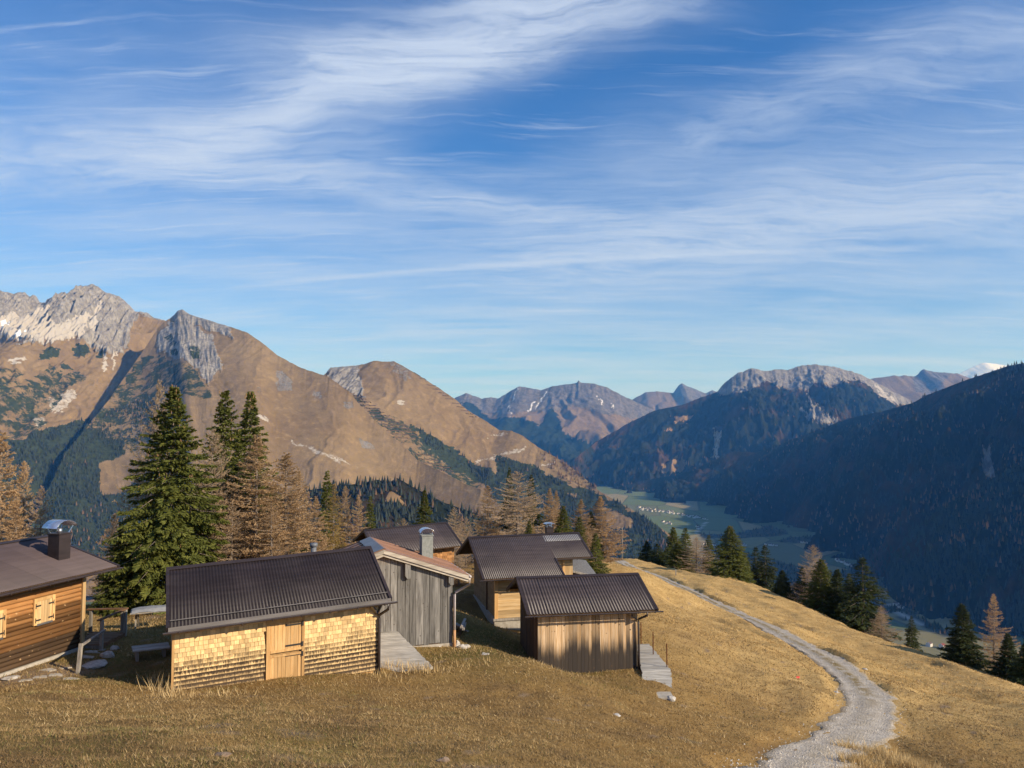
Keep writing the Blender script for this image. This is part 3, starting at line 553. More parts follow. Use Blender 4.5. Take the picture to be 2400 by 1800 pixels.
# ---------------------------------------------------------------- mountains
def c5(l): return [(x * 0.36166, 620 + y * 0.36166) for x, y in l]
def c6(l): return [(700 + x * 0.36166, 800 + y * 0.36166) for x, y in l]
def c7(l): return [(1300 + x * 0.4973, 800 + y * 0.4973) for x, y in l]
FOREST = {'dark': [], 'larch': []}
def interp(keys, x):
    k = np.array(keys, float); return np.interp(x, k[:, 0], k[:, 1]), np.interp(x, k[:, 0], k[:, 2])
def ridge(name, crest, n, S, slope, mat, step, rows, wl, amp, masks, jag=0.6, zmin=-700, seed=1, back=250, trees=(), conc=0.9, warp=7.0, cliff=0.0, elong=6.0, rough=0.10, lim=0.30):
    crest = np.array(crest, float)
    if crest[0, 0] > crest[-1, 0]: crest = crest[::-1]
    px = np.arange(crest[0, 0], crest[-1, 0] + 0.1, step); py, dd = interp(crest, px)
    py = py + jag * fbm(px / 14.0, px * 0 + seed, 5, seed, 0.62)
    cx_, cy_, cz_ = unproj(px, py, dd)
    if len(n) == 4: tt = np.linspace(0, 1, len(px))[:, None]; nn = np.array(n[:2])[None] * (1 - tt) + np.array(n[2:])[None] * tt
    else: nn = np.repeat(np.array([n], float), len(px), 0)
    nn = nn / np.linalg.norm(nn, axis=1)[:, None]
    s = np.concatenate([-back * np.linspace(1, 0.12, 5), S * np.linspace(0, 1, rows) ** 1.25])
    s2 = np.maximum(s, 0); 
    along = np.concatenate([[0], np.cumsum(np.hypot(np.diff(cx_), np.diff(cy_)))])
    X = cx_[:, None] + nn[:, :1] * s[None]; Y = cy_[:, None] + nn[:, 1:] * s[None]
    drop = S * slope * (s2 / S) ** conc
    A_ = along[:, None] / wl + 0.8 * fbm(X / (wl * 2.0), Y / (wl * 2.0), 4, seed + 3); B_ = s2[None] / (wl * elong)
    gul = ridged(A_, B_, 4, seed + 5, 0.45) + rough * fbm(X / (wl * 0.22), Y / (wl * 0.22), 5, seed + 9, 0.6)
    ramp_ = np.minimum(drop[None] * lim, amp)
    kw_ = max(3, int(34 / step) | 1); czs = np.convolve(np.pad(cz_, kw_ // 2, mode='edge'), np.ones(kw_) / kw_, 'valid'); czm = czs[:, None] + (cz_ - czs)[:, None] * np.exp(-s2[None] / (wl * .55))
    Z = czm - drop[None] + ramp_ * (gul - 0.30) + np.where(s < 0, s * 0.7, 0)[None]
    qx, qy = proj(X, Y, Z)
    wx = qx + warp * fbm(X / (wl * 0.35), Y / (wl * 0.35) + Z / wl, 5, seed + 20, 0.6); wy = qy + warp * fbm(X / (wl * 0.35) + 40, Y / (wl * 0.35) + Z / wl, 5, seed + 30, 0.6)
    M = {}
    for key in ('rock', 'scree', 'veg', 'snow', 'larch', 'tree'):
        v = np.zeros(X.shape)
        for mk, poly, val in masks:
            if mk == key: v = np.where(inpoly(wx, wy, poly) if poly is not None else True, val, v)
        M[key] = v
    if cliff:   # crags step out of the face
        Z = Z + cliff * np.clip(M['rock'] - .58, 0, .4) * 2.4 * (ridged(along[:, None] / (wl * 0.28) + 0 * Z, s2[None] / (wl * 1.4), 4, seed + 60) - 0.2) * np.minimum(1, drop[None] / 60)
    Z = np.maximum(Z, zmin)
    nr, ncc = X.shape
    me = raw_mesh(name, np.stack([X, Y, Z], -1).reshape(-1, 3), grid_faces(nr, ncc)[:, ::-1].copy(), [mat], True)
    for key in ('rock', 'scree', 'veg', 'snow'): attr(me, key, M[key].ravel())
    tag(link(bpy.data.objects.new(name, me)), kind='structure')
    for cnt, hgt, lar in trees:
        w = np.clip(M['tree'], 0, 1) * (Z > zmin + 6) * (Z > -655); w[:, :5] = 0
        ar = np.gradient(qx, axis=0) * np.gradient(qy, axis=1); w = w * np.abs(ar) * ((qx > -60) & (qx < 2460) & (qy < 1560)) * (0.35 + 1.2 * np.clip(0.5 + fbm(X / (wl * .5), Y / (wl * .5), 4, seed + 50), 0, 1))
        cw = np.cumsum(w.ravel()); k = np.searchsorted(cw, RNG.random(cnt) * cw[-1]); i, j = np.divmod(np.minimum(k, nr * ncc - 1), ncc)
        i2 = np.minimum(i + 1, nr - 1); j2 = np.minimum(j + 1, ncc - 1); u = RNG.random(cnt); v = RNG.random(cnt)
        def bl(G): return (G[i, j] * (1 - u) + G[i2, j] * u) * (1 - v) + (G[i, j2] * (1 - u) + G[i2, j2] * u) * v
        pts = np.stack([bl(X), bl(Y), bl(Z)], 1); hh = hgt * (0.6 + 0.7 * RNG.random(cnt))
        ml = M['larch'][i, j]; cl_ = np.clip(2.6 * fbm(X[i, j] / 620 + seed, Y[i, j] / 620 + Z[i, j] / 300, 3, seed + 77) + .15, 0, 1); islar = RNG.random(cnt) < np.clip(lar * 3.2 * cl_ + ml, 0, 1); kp_ = (RNG.random(cnt) < np.clip(1.15 + 1.6 * fbm(X[i, j] / 260 + 5, Y[i, j] / 260 + Z[i, j] / 150, 3, seed + 78), .25, 1)); pts, hh, islar = pts[kp_], hh[kp_], islar[kp_]
        FOREST['dark'].append((pts[~islar], hh[~islar])); FOREST['larch'].append((pts[islar], hh[islar]))
# rocky massif at the far left
ridge('mountain_rock_massif', [(-400, 720, 5600), (-150, 690, 5500)] + [(a, b, 5500) for a, b in c5([(0, 165), (60, 185), (90, 190), (130, 175), (160, 180), (190, 208), (205, 210), (215, 192), (230, 200), (260, 248), (290, 246), (310, 247), (345, 212), (375, 195), (400, 178), (420, 180), (440, 195), (480, 160), (515, 138), (550, 140), (590, 127), (610, 130), (640, 150), (700, 185), (770, 205), (820, 245), (880, 305), (950, 310), (1000, 345), (1060, 360), (1200, 420), (1400, 520)])],
      (0.12, -1), 3300, 0.47, M_mount1, 1.4, 300, 240, 60, [
      ('rock', c5([(-900, 0), (1400, 0), (1400, 420), (1020, 360), (900, 322), (850, 400), (812, 560), (720, 585), (620, 570), (560, 505), (500, 470), (380, 500), (230, 520), (0, 490), (-900, 500)]), 1.0),
      ('scree', c5([(-900, 420), (0, 350), (180, 340), (280, 290), (330, 275), (300, 340), (360, 420), (480, 350), (600, 320), (560, 420), (540, 470), (380, 500), (230, 515), (0, 485), (-900, 490)]), 0.85),
      ('scree', c5([(600, 300), (680, 250), (620, 420), (560, 480), (590, 380)]), 0.62),
      ('scree', c5([(60, 610), (170, 600), (160, 640), (60, 640)]), 0.6), ('scree', c5([(300, 880), (480, 800), (500, 870), (360, 970), (320, 960)]), 0.55), ('scree', c5([(215, 1000), (290, 980), (300, 1040), (230, 1060)]), 0.6), ('scree', c5([(670, 580), (690, 580), (690, 700), (670, 700)]), 0.7), ('scree', c5([(740, 560), (760, 560), (730, 680), (720, 680)]), 0.7),
      ('veg', c5([(-900, 650), (0, 650), (160, 700), (100, 760), (180, 740), (280, 690), (330, 630), (400, 690), (560, 720), (520, 760), (440, 800), (400, 880), (330, 960), (300, 1030), (120, 1160), (0, 1150), (-900, 1200)]), 0.53),
      ('veg', c5([(240, 590), (330, 520), (400, 550), (380, 600), (250, 620)]), .8), ('veg', c5([(470, 560), (510, 500), (560, 510), (580, 580), (480, 600)]), .75), ('veg', c5([(395, 650), (450, 640), (480, 680), (400, 690)]), .8), ('veg', c5([(630, 575), (680, 570), (670, 605), (630, 605)]), .8),
      ('veg', c5([(-900, 1150), (120, 1150), (230, 1080), (420, 1030), (640, 1000), (900, 900), (1100, 900), (1100, 1300), (900, 1900), (-900, 1900)]), 0.75),
      ('tree', c5([(-900, 1150), (120, 1150), (230, 1080), (420, 1030), (640, 1000), (900, 900), (1100, 900), (1100, 1300), (900, 1900), (-900, 1900)]), 1.0),
      ('veg', c5([(800, 1130), (810, 1230), (660, 1290), (640, 1420), (690, 1500), (800, 1480), (1000, 1300), (940, 1170)]), 0.1), ('tree', c5([(800, 1130), (810, 1230), (660, 1290), (640, 1420), (690, 1500), (800, 1480), (1000, 1300), (940, 1170)]), 0.0),
      ('snow', c5([(0, 390), (40, 392), (95, 402), (60, 410), (0, 400)]), 1), ('snow', c5([(90, 475), (180, 450), (150, 470), (100, 490)]), 1)],
      jag=2.2, seed=2, trees=[(2600, 19, 0.05)], conc=0.86, cliff=70)
MF = c5([(-900, 1150), (120, 1150), (230, 1080), (420, 1030), (540, 1040), (640, 1000), (900, 900), (1100, 900), (1100, 1300), (900, 1900), (-900, 1900)]); MFX = c5([(800, 1130), (810, 1230), (660, 1290), (640, 1420), (690, 1500), (800, 1480), (1000, 1300), (940, 1170)])
# brown alp with the grey cliff, its spur running down to the right
ridge('mountain_alp', [(60, 1260, 3150), (155, 1060, 3650), (253, 940, 4150), (330, 830, 4620), (366, 775, 4820), (385, 753, 4880), (398, 747, 4900), (409, 737, 4900), (416, 728, 4890), (428, 725.6, 4880), (445, 737, 4850), (481, 748, 4780), (539, 766, 4660), (579, 779, 4570), (615, 804, 4480), (651, 833, 4420), (705, 862, 4320), (760, 880, 4220), (774, 886, 4190), (819, 919, 4080), (855, 963, 3990), (903, 1010, 3870), (953, 1053, 3750), (978, 1078, 3690), (1025, 1100, 3580), (1094, 1136, 3420), (1127, 1147, 3350), (1180, 1190, 3230), (1260, 1250, 3080)],
      (0.62, -0.78, -0.12, -0.99), 2200, 0.50, M_mount1, 1.5, 260, 300, 9, [
      ('veg', MF, 0.75), ('tree', MF, 1.0), ('veg', MFX, 0.1), ('tree', MFX, 0.0),
      ('rock', c5([(1030, 440), (1095, 372), (1230, 385), (1370, 455), (1400, 540), (1440, 690), (1380, 710), (1350, 790), (1290, 690), (1180, 620), (1015, 560)]), 0.82),
      ('rock', c5([(1120, 330), (1150, 270), (1200, 270), (1330, 345), (1495, 395), (1500, 480), (1300, 400), (1130, 372)]), 0.9),
      ('rock', c5([(1790, 710), (1840, 690), (1900, 760), (1880, 830), (1800, 830)]), 0.55), ('rock', c5([(2020, 820), (2080, 830), (2080, 870), (2030, 860)]), 0.55), ('rock', c6([(280, 380), (350, 380), (370, 440), (300, 440)]), 0.55), ('rock', c6([(370, 620), (480, 660), (510, 710), (420, 690)]), 0.55), ('rock', c5([(1660, 780), (1700, 790), (1690, 830), (1650, 810)]), 0.45),
      ('scree', c5([(1640, 960), (1740, 1010), (1740, 1030), (1660, 990)]), .55), ('scree', c5([(1880, 1130), (2212, 1280), (2212, 1310), (1900, 1160)]), .5), ('scree', c6([(0, 660), (130, 700), (330, 780), (380, 810), (330, 800), (100, 710)]), .5),
      ('veg', c5([(820, 720), (880, 620), (960, 580), (1030, 590), (1110, 610), (1130, 640), (1230, 650), (1280, 690), (1330, 790), (1390, 870), (1240, 850), (1130, 830), (1000, 900), (1000, 1200), (900, 1250), (640, 1100), (460, 1010), (600, 890), (700, 810), (790, 780)]), 0.52),
      ('veg', c5([(1060, 480), (1130, 450), (1150, 580), (1110, 590)]), .52), ('veg', c5([(1190, 530), (1290, 540), (1300, 610), (1250, 600)]), .52),
      ('tree', c5([(640, 1040), (700, 960), (900, 870), (1100, 870), (1000, 1170), (920, 1170), (800, 1130), (700, 1120)]), 1.0)],
      jag=0.9, seed=5, trees=[(2600, 18, 0.05)], conc=0.92, cliff=30)
# second alp, avalanche barriers on its flank
M2V = c6([(300, 320), (440, 380), (560, 460), (760, 550), (870, 620), (1000, 700), (1150, 800), (1290, 850), (1330, 930), (1230, 960), (1090, 940), (960, 860), (860, 800), (770, 780), (650, 660), (540, 560), (430, 470)])
ridge('mountain_barrier_alp', [(690, 900, 5300), (745, 884, 5100), (771, 880, 5000), (773, 862, 5000), (794, 860, 5000), (830, 857, 5000), (852, 854, 5000), (877, 845, 5000), (903, 848, 5000), (922, 846, 5000), (950, 861, 4950), (971, 874, 4900), (1025, 907, 4850), (1062, 932, 4800), (1098, 963, 4750), (1134, 984, 4700), (1170, 1008, 4650), (1199, 1010, 4600), (1224, 1021, 4550), (1264, 1050, 4450), (1297, 1068, 4380), (1344, 1100, 4250), (1380, 1129, 4150), (1405, 1151, 4050), (1441, 1172, 3950), (1500, 1205, 3800), (1560, 1245, 3650), (1680, 1330, 3400)],
      (-0.22, -0.97), 2200, 0.46, M_mount1, 1.5, 220, 260, 18, [
      ('rock', c6([(180, 150), (260, 150), (380, 150), (415, 290), (430, 370), (330, 330), (260, 300), (195, 250)]), 0.85), ('rock', c6([(600, 120), (700, 170), (740, 250), (660, 240), (600, 160)]), 0.5),
      ('scree', c6([(1140, 780), (1480, 670), (1500, 680), (1340, 745), (1150, 790)]), 0.52), ('scree', c6([(1200, 630), (1300, 590), (1370, 580), (1300, 610)]), .5), ('scree', c6([(1560, 800), (1670, 770), (1650, 790), (1570, 812)]), .6), ('scree', c6([(630, 380), (690, 390), (680, 410), (630, 395)]), .6),
      ('veg', M2V, 0.50),
      ('veg', c6([(760, 550), (870, 620), (1000, 700), (1150, 800), (1290, 870), (1330, 950), (1200, 930), (1000, 830), (900, 740), (800, 640)]), 0.70), ('tree', c6([(760, 550), (870, 620), (1000, 700), (1150, 800), (1290, 870), (1330, 950), (1260, 950), (1060, 830), (940, 740), (830, 650)]), 1.0),
      ('tree', c6([(1290, 750), (1330, 770), (1500, 790), (1600, 860), (1800, 950), (1950, 990), (2220, 1120), (2700, 1500), (1400, 1500), (1250, 1000), (1200, 950), (1290, 880)]), 1.0), ('veg', c6([(1270, 740), (1330, 760), (1500, 790), (1600, 860), (1800, 950), (1950, 990), (2220, 1120), (2700, 1500), (1400, 1500), (1250, 1000), (1200, 950), (1290, 880)]), 0.8),
      ('tree', c6([(1550, 700), (1660, 740), (1800, 840), (1960, 970), (1850, 960), (1620, 850)]), 0.9), ('larch', c6([(1550, 700), (1660, 740), (1800, 840), (1930, 960), (1850, 960), (1620, 850)]), 0.9),
      ('veg', c6([(1970, 1080), (2060, 1090), (2180, 1170), (2160, 1215), (2050, 1210), (1980, 1150)]), 0.05), ('tree', c6([(1970, 1080), (2060, 1090), (2180, 1170), (2160, 1215), (2050, 1210), (1980, 1150)]), 0.03),
      ('veg', c6([(1740, 970), (1800, 985), (1780, 1010), (1740, 995)]), 0.1)],
      jag=0.9, seed=8, trees=[(4200, 19, 0.06)], conc=0.93, cliff=40)
# wooded knoll in front of the alps
ridge('hill_wooded_knoll', [(560, 1190, 2000), (640, 1170, 2000), (720, 1150, 2000), (786, 1138, 2000), (841, 1134, 2000), (885, 1124, 2000), (908, 1132, 2000), (931, 1120, 2000), (984, 1150, 1980), (1041, 1178, 1960), (1100, 1198, 1950), (1180, 1225, 1930), (1260, 1262, 1900), (1340, 1310, 1900), (1420, 1360, 1900)],
      (-0.15, -1), 900, 0.50, M_mountd, 2.0, 70, 130, 40, [('veg', None, 0.9), ('tree', None, 1.0), ('veg', c6([(590, 970), (650, 960), (690, 1050), (560, 1050)]), 0.1), ('tree', c6([(590, 970), (650, 960), (690, 1050), (560, 1050)]), 0.05)],
      jag=0.5, seed=11, trees=[(4200, 20, 0.03)])
# far centre
ridge('mountain_far_centre', [(980, 980, 14000), (1040, 950, 14000)] + [(a, b, 14000) for a, b in ((1065, 934), (1091, 921), (1130, 934), (1152, 931), (1167, 934), (1192, 919), (1217, 905), (1268, 914), (1297, 905), (1347, 898), (1352, 897), (1356, 891), (1361, 897), (1391, 899), (1423, 908), (1460, 928), (1481, 937), (1520, 955), (1600, 995))],
      (-0.1, -1), 5200, 0.36, M_mountf, 2.0, 130, 900, 420, [('rock', c6([(1000, 300), (2300, 200), (2300, 520), (2000, 480), (1800, 420), (1600, 470), (1500, 460), (1250, 470), (1000, 420)]), 0.72), ('veg', c6([(1000, 420), (1120, 400), (1250, 500), (1450, 490), (1560, 540), (1640, 420), (1700, 520), (1800, 600), (1900, 660), (2300, 500), (2400, 1200), (1300, 1200)]), 0.70),
      ('veg', c6([(1700, 520), (1780, 470), (1860, 560), (1930, 640), (1880, 660), (1720, 600)]), 0.2),
      ('snow', c6([(1424, 300), (1430, 300), (1400, 350), (1380, 390), (1390, 360)]), .8), ('snow', c6([(1600, 330), (1608, 330), (1540, 440), (1534, 440)]), .7), ('snow', c6([(1930, 350), (1980, 415), (1970, 412)]), .8), ('snow', c6([(1520, 400), (1532, 398), (1490, 465), (1485, 460)]), .8), ('snow', c6([(2010, 380), (2040, 440), (2034, 440)]), .7), ('snow', c6([(1360, 420), (1366, 420), (1378, 500), (1372, 500)]), .7)],
      jag=1.2, seed=14, zmin=-800, warp=5, cliff=90)
ridge('mountain_far_tan_peak', [(1400, 985, 18000), (1440, 962, 18000)] + [(a, b, 18000) for a, b in ((1481, 937), (1514, 919), (1539, 917), (1578, 921), (1590, 904), (1598, 898), (1608, 904), (1618, 907), (1653, 922), (1670, 914), (1680, 919), (1720, 940), (1820, 975))],
      (0, -1), 4000, 0.42, M_mountf, 2.0, 60, 900, 350, [('rock', c7([(560, 250), (600, 180), (640, 205), (710, 240), (780, 220), (780, 260), (690, 290), (610, 270)]), 0.8), ('rock', c7([(400, 250), (480, 225), (560, 240), (560, 250), (420, 262)]), .4)], jag=0.8, seed=17, zmin=-800, warp=3, cliff=60)
ridge('mountain_far_right', [(1980, 930, 14000), (2030, 890, 14000)] + [(a, b, 14000) for a, b in ((2046, 887), (2096, 880), (2145, 882), (2158, 870), (2165, 866), (2190, 872), (2245, 875), (2260, 882), (2330, 900), (2450, 900))],
      (0, -1), 3500, 0.42, M_mountf, 2.0, 60, 800, 350, [('rock', c7([(1690, 180), (1740, 120), (1800, 130), (1880, 140), (1840, 190), (1760, 250), (1700, 240)]), 0.8)], jag=1.4, seed=18, zmin=-800, warp=3, cliff=60)
ridge('mountain_snow_peak', [(2150, 930, 26000), (2215, 890, 26000)] + [(a, b, 26000) for a, b in ((2245, 877), (2275, 862), (2295, 853), (2310, 850), (2330, 852), (2349, 855), (2400, 864), (2480, 880))],
      (0.1, -1), 4200, 0.45, M_mountf, 2.0, 50, 1200, 500, [('rock', None, 1.0), ('snow', None, 0.8)], jag=0.8, seed=19, zmin=-800, warp=3)
# wooded mountain with the ribbed rock crest
ridge('mountain_ribbed_crest', [(1290, 1130, 8300), (1360, 1064, 8700)] + [(a, b, 9300) for a, b in ((1400, 1034), (1434, 1014), (1484, 986), (1534, 962), (1598, 949), (1643, 932), (1680, 919), (1698, 897), (1728, 875), (1762, 863), (1797, 870), (1822, 865), (1847, 867), (1877, 857), (1912, 854), (1961, 861), (2011, 875), (2046, 892), (2096, 919), (2140, 942), (2200, 970), (2320, 1030))],
      (-0.25, -0.97), 3600, 0.47, M_mountd, 1.7, 200, 480, 230, [('veg', None, 0.85), ('tree', None, 1.0),
      ('veg', c7([(740, 250), (800, 150), (930, 90), (1230, 80), (1430, 110), (1640, 240), (1720, 300), (1600, 300), (1500, 225), (1420, 180), (1300, 215), (1230, 195), (1180, 240), (1130, 240), (1000, 190), (920, 235), (860, 245)]), 0.1), ('tree', c7([(740, 260), (800, 150), (930, 90), (1230, 80), (1430, 110), (1640, 240), (1720, 300), (1600, 320), (1500, 245), (1420, 200), (1300, 235), (1230, 225), (1180, 260), (1130, 260), (1000, 210), (920, 255), (860, 265)]), 0.0),
      ('rock', c7([(740, 250), (800, 150), (930, 90), (1230, 80), (1430, 110), (1640, 240), (1720, 300), (1600, 300), (1500, 225), (1420, 180), (1300, 215), (1230, 195), (1180, 240), (1130, 240), (1000, 190), (920, 235), (860, 245)]), 0.72),
      ('veg', c7([(1180, 240), (1250, 330), (1340, 370), (1270, 405), (1150, 330), (1220, 330)]), .25), ('rock', c7([(1180, 240), (1250, 330), (1340, 370), (1270, 405), (1150, 330), (1220, 330)]), .9), ('veg', c7([(735, 410), (785, 430), (775, 555), (740, 545), (760, 480)]), .3), ('scree', c7([(735, 410), (785, 430), (775, 555), (740, 545), (760, 480)]), .5),
      ('veg', c7([(470, 600), (560, 550), (640, 570), (600, 610), (500, 620)]), 0.15), ('tree', c7([(470, 600), (560, 550), (640, 570), (600, 610), (500, 620)]), 0.1), ('veg', c7([(1500, 190), (1600, 250), (1600, 295), (1570, 280)]), .1), ('scree', c7([(1500, 195), (1530, 215), (1600, 290), (1570, 285)]), .8),
      ('veg', c7([(560, 360), (650, 345), (640, 375), (570, 380)]), 0.3), ('veg', c7([(500, 420), (560, 400), (550, 420)]), 0.3)],
      jag=1.6, seed=23, trees=[(5500, 24, 0.05)], conc=0.9, cliff=70, elong=2.6, rough=.3, lim=.42)
# dark wooded mountain on the right
ridge('mountain_dark_right', [(3300, 640, 2700), (3000, 700, 3000), (2700, 780, 3600), (2520, 825, 4050), (2400, 851, 4400), (2369, 856, 4500), (2319, 872, 4700), (2260, 892, 4950), (2170, 927, 5300), (2140, 944, 5400), (2076, 962, 5650), (1996, 979, 5950), (1932, 1001, 6200), (1872, 1024, 6400), (1772, 1061, 6700), (1712, 1058, 6850), (1688, 1073, 6950), (1608, 1108, 7300), (1539, 1120, 7550), (1434, 1143, 7850), (1370, 1155, 8100)],
      (-0.93, -0.37), 1750, 0.78, M_mountd, 2.2, 190, 1050, 430, [('veg', None, 0.82), ('tree', None, 1.0), ('veg', c7([(2010, 480), (2050, 510), (2070, 640), (2020, 620)]), .25), ('rock', c7([(2010, 480), (2050, 510), (2070, 640), (2020, 620)]), .8), ('tree', c7([(2010, 480), (2050, 510), (2070, 640), (2020, 620)]), .1),
      ('larch', c7([(1150, 790), (1300, 770), (1560, 780), (1600, 860), (1250, 870)]), 0.45), ('larch', c7([(1550, 600), (1800, 560), (1860, 700), (1700, 760)]), 0.22), ('larch', c7([(1980, 980), (2120, 980), (2100, 1060), (1990, 1060)]), .6)],
      jag=0.8, seed=27, zmin=-655, trees=[(13000, 22, 0.12)], conc=0.92, elong=2.0, rough=0.34, lim=0.75)
ridge('mountain_dark_spur', [(2700, 930, 2900), (2560, 1000, 2950), (2400, 1083, 3000), (2312, 1128, 3000), (2220, 1180, 3000), (2150, 1232, 3000), (2100, 1290, 3000), (2075, 1340, 3050)],
      (-0.35, -0.94), 700, 0.70, M_mountd, 2.5, 80, 260, 110, [('veg', None, 0.85), ('tree', None, 1.0)], jag=0.8, seed=31, zmin=-655, trees=[(3500, 21, 0.12)], elong=2.5, rough=.35, lim=.4)
# ---------------------------------------------------------------- valley floor
VZ = -650.0
vx = np.linspace(-2600, 4200, 260); vy = np.concatenate([np.linspace(700, 5200, 230), np.linspace(5250, 16000, 90)])
VX, VY = np.meshgrid(vx, vy); VZZ = VZ + 3 * fbm(VX / 300, VY / 300, 3, 70)
qx, qy = proj(VX, VY, VZZ); wqx = qx + 7 * fbm(VX / 120, VY / 120, 3, 71); wqy = qy + 3 * fbm(VX / 120 + 9, VY / 120, 3, 72)
FIELDS = [c7([(320, 760), (640, 796), (800, 830), (900, 865), (1060, 908), (1090, 918), (860, 925), (700, 912), (560, 900), (430, 830)]), c7([(860, 962), (1150, 945), (1440, 945), (1500, 1010), (1330, 1075), (1220, 1080), (1040, 1035), (900, 1000)]), c7([(1500, 1150), (1560, 1160), (1680, 1220), (1650, 1250), (1520, 1200)]),
          c7([(1540, 1260), (1620, 1300), (1700, 1330), (1860, 1385), (1860, 1440), (1540, 1440)]), c7([(740, 935), (850, 920), (1090, 912), (1180, 925), (900, 945), (760, 960)]), c7([(1040, 1050), (1160, 1085), (1140, 1120), (1040, 1090)])]
vv = np.zeros(VX.shape)
for f_ in (c7([(860, 905), (1010, 868), (1090, 895), (1100, 912), (960, 925), (700, 930), (690, 908)]), c7([(1000, 945), (1100, 925), (1430, 922), (1440, 943), (1100, 950)]), c7([(700, 965), (860, 972), (905, 1005), (1050, 1035), (1200, 1080), (1310, 1085), (1320, 1140), (700, 1140)]), c7([(1330, 1090), (1500, 1030), (1570, 1150), (1520, 1200), (1480, 1140), (1330, 1160)]),
           c7([(1515, 1205), (1660, 1250), (1790, 1335), (1890, 1392), (1840, 1396), (1700, 1335), (1560, 1272), (1500, 1260)]), c7([(1000, 1100), (1540, 1160), (1560, 1270), (1500, 1420), (900, 1420)]), c7([(1380, 985), (1450, 980), (1455, 990), (1380, 996)])): vv = np.where(inpoly(wqx, wqy, f_), 1.0, vv)
rd = np.zeros(VX.shape); rd = np.where(inpoly(qx, qy, c7([(655, 912), (668, 908), (722, 850), (712, 850)])), 1.0, rd); rd = np.where(inpoly(qx, qy, c7([(1560, 1225), (1640, 1280), (1720, 1320), (1780, 1340), (1740, 1340), (1620, 1285)])), .8, rd)
me = raw_mesh('valley_floor', np.stack([VX, VY, VZZ], -1).reshape(-1, 3), grid_faces(len(vy), len(vx)), [M_valley], True)
attr(me, 'veg', vv.ravel()); attr(me, 'road', rd.ravel()); tag(link(bpy.data.objects.new('valley_floor', me)), kind='structure')
m_ = (vv > 0.9) & (qx > 1350) & (qx < 2400) & (qy < 1540) & (rd < .1); ii, jj = np.where(m_); wgt = (1000 / VY[ii, jj]) ** 2; wgt /= wgt.sum()
k = RNG.choice(len(ii), 2600, p=wgt); pts = np.stack([VX[ii[k], jj[k]] + RNG.normal(0, 9, 2600), VY[ii[k], jj[k]] + RNG.normal(0, 9, 2600), np.full(2600, VZ)], 1); lm = RNG.random(2600) < 0.22
FOREST['dark'].append((pts[~lm], 12 + 8 * RNG.random((~lm).sum()))); FOREST['larch'].append((pts[lm], 9 + 6 * RNG.random(lm.sum())))
def cone_forest(name, groups, mat, label):
    pts = np.concatenate([g[0] for g in groups]); h = np.concatenate([g[1] for g in groups]); n = len(pts); K = 5
    a = RNG.random(n)[:, None] * 6.28 + np.arange(K)[None] * 2 * pi / K; r = h[:, None] * (0.17 + 0.07 * RNG.random((n, K)))
    v = np.empty((n, K + 1, 3)); v[:, 0] = pts; v[:, 0, 2] += h; v[:, 0, :2] += RNG.normal(0, 0.02, (n, 2)) * h[:, None]
    v[:, 1:, 0] = pts[:, None, 0] + np.cos(a) * r; v[:, 1:, 1] = pts[:, None, 1] + np.sin(a) * r; v[:, 1:, 2] = pts[:, None, 2] + h[:, None] * (0.02 + 0.12 * RNG.random((n, K))) - 1
    f = np.stack([np.zeros(K, int), 1 + np.arange(K), 1 + (np.arange(K) + 1) % K], 1)
    me = raw_mesh(name, v.reshape(-1, 3), (np.arange(n)[:, None, None] * (K + 1) + f[None]).reshape(-1, 3), [mat])
    tag(link(bpy.data.objects.new(name, me)), label, 'forest', kind='stuff')
cone_forest('spruce_forest', FOREST['dark'], M_forest, 'dark spruce forest covering the far slopes and valley edges')
cone_forest('larch_forest', FOREST['larch'], M_forestl, 'rusty brown larch stands scattered among the far dark forest')
# ---------------------------------------------------------------- haze
def make_haze():
    hb = MB().box(-24000, 26000, -900, 28000, -820, 2250).build('haze', M_dark)
    m = bpy.data.materials.new('valley_haze'); m.use_nodes = True; t = NT(m.node_tree); t.n.clear(); out = t.node('ShaderNodeOutputMaterial'); pv = t.node('ShaderNodeVolumePrincipled')
    pv.inputs['Density'].default_value = HAZE_D; pv.inputs['Color'].default_value = (0.09, 0.36, 1.0, 1); pv.inputs['Absorption Color'].default_value = (1, 1, 1, 1); pv.inputs['Anisotropy'].default_value = 0.0
    t.link(pv.outputs[0], out.inputs['Volume']); hb.data.materials.clear(); hb.data.materials.append(m)
    tag(hb, 'thin blue haze over the valley and mountains', 'haze', kind='stuff')
HAZE_D = 3.6e-5
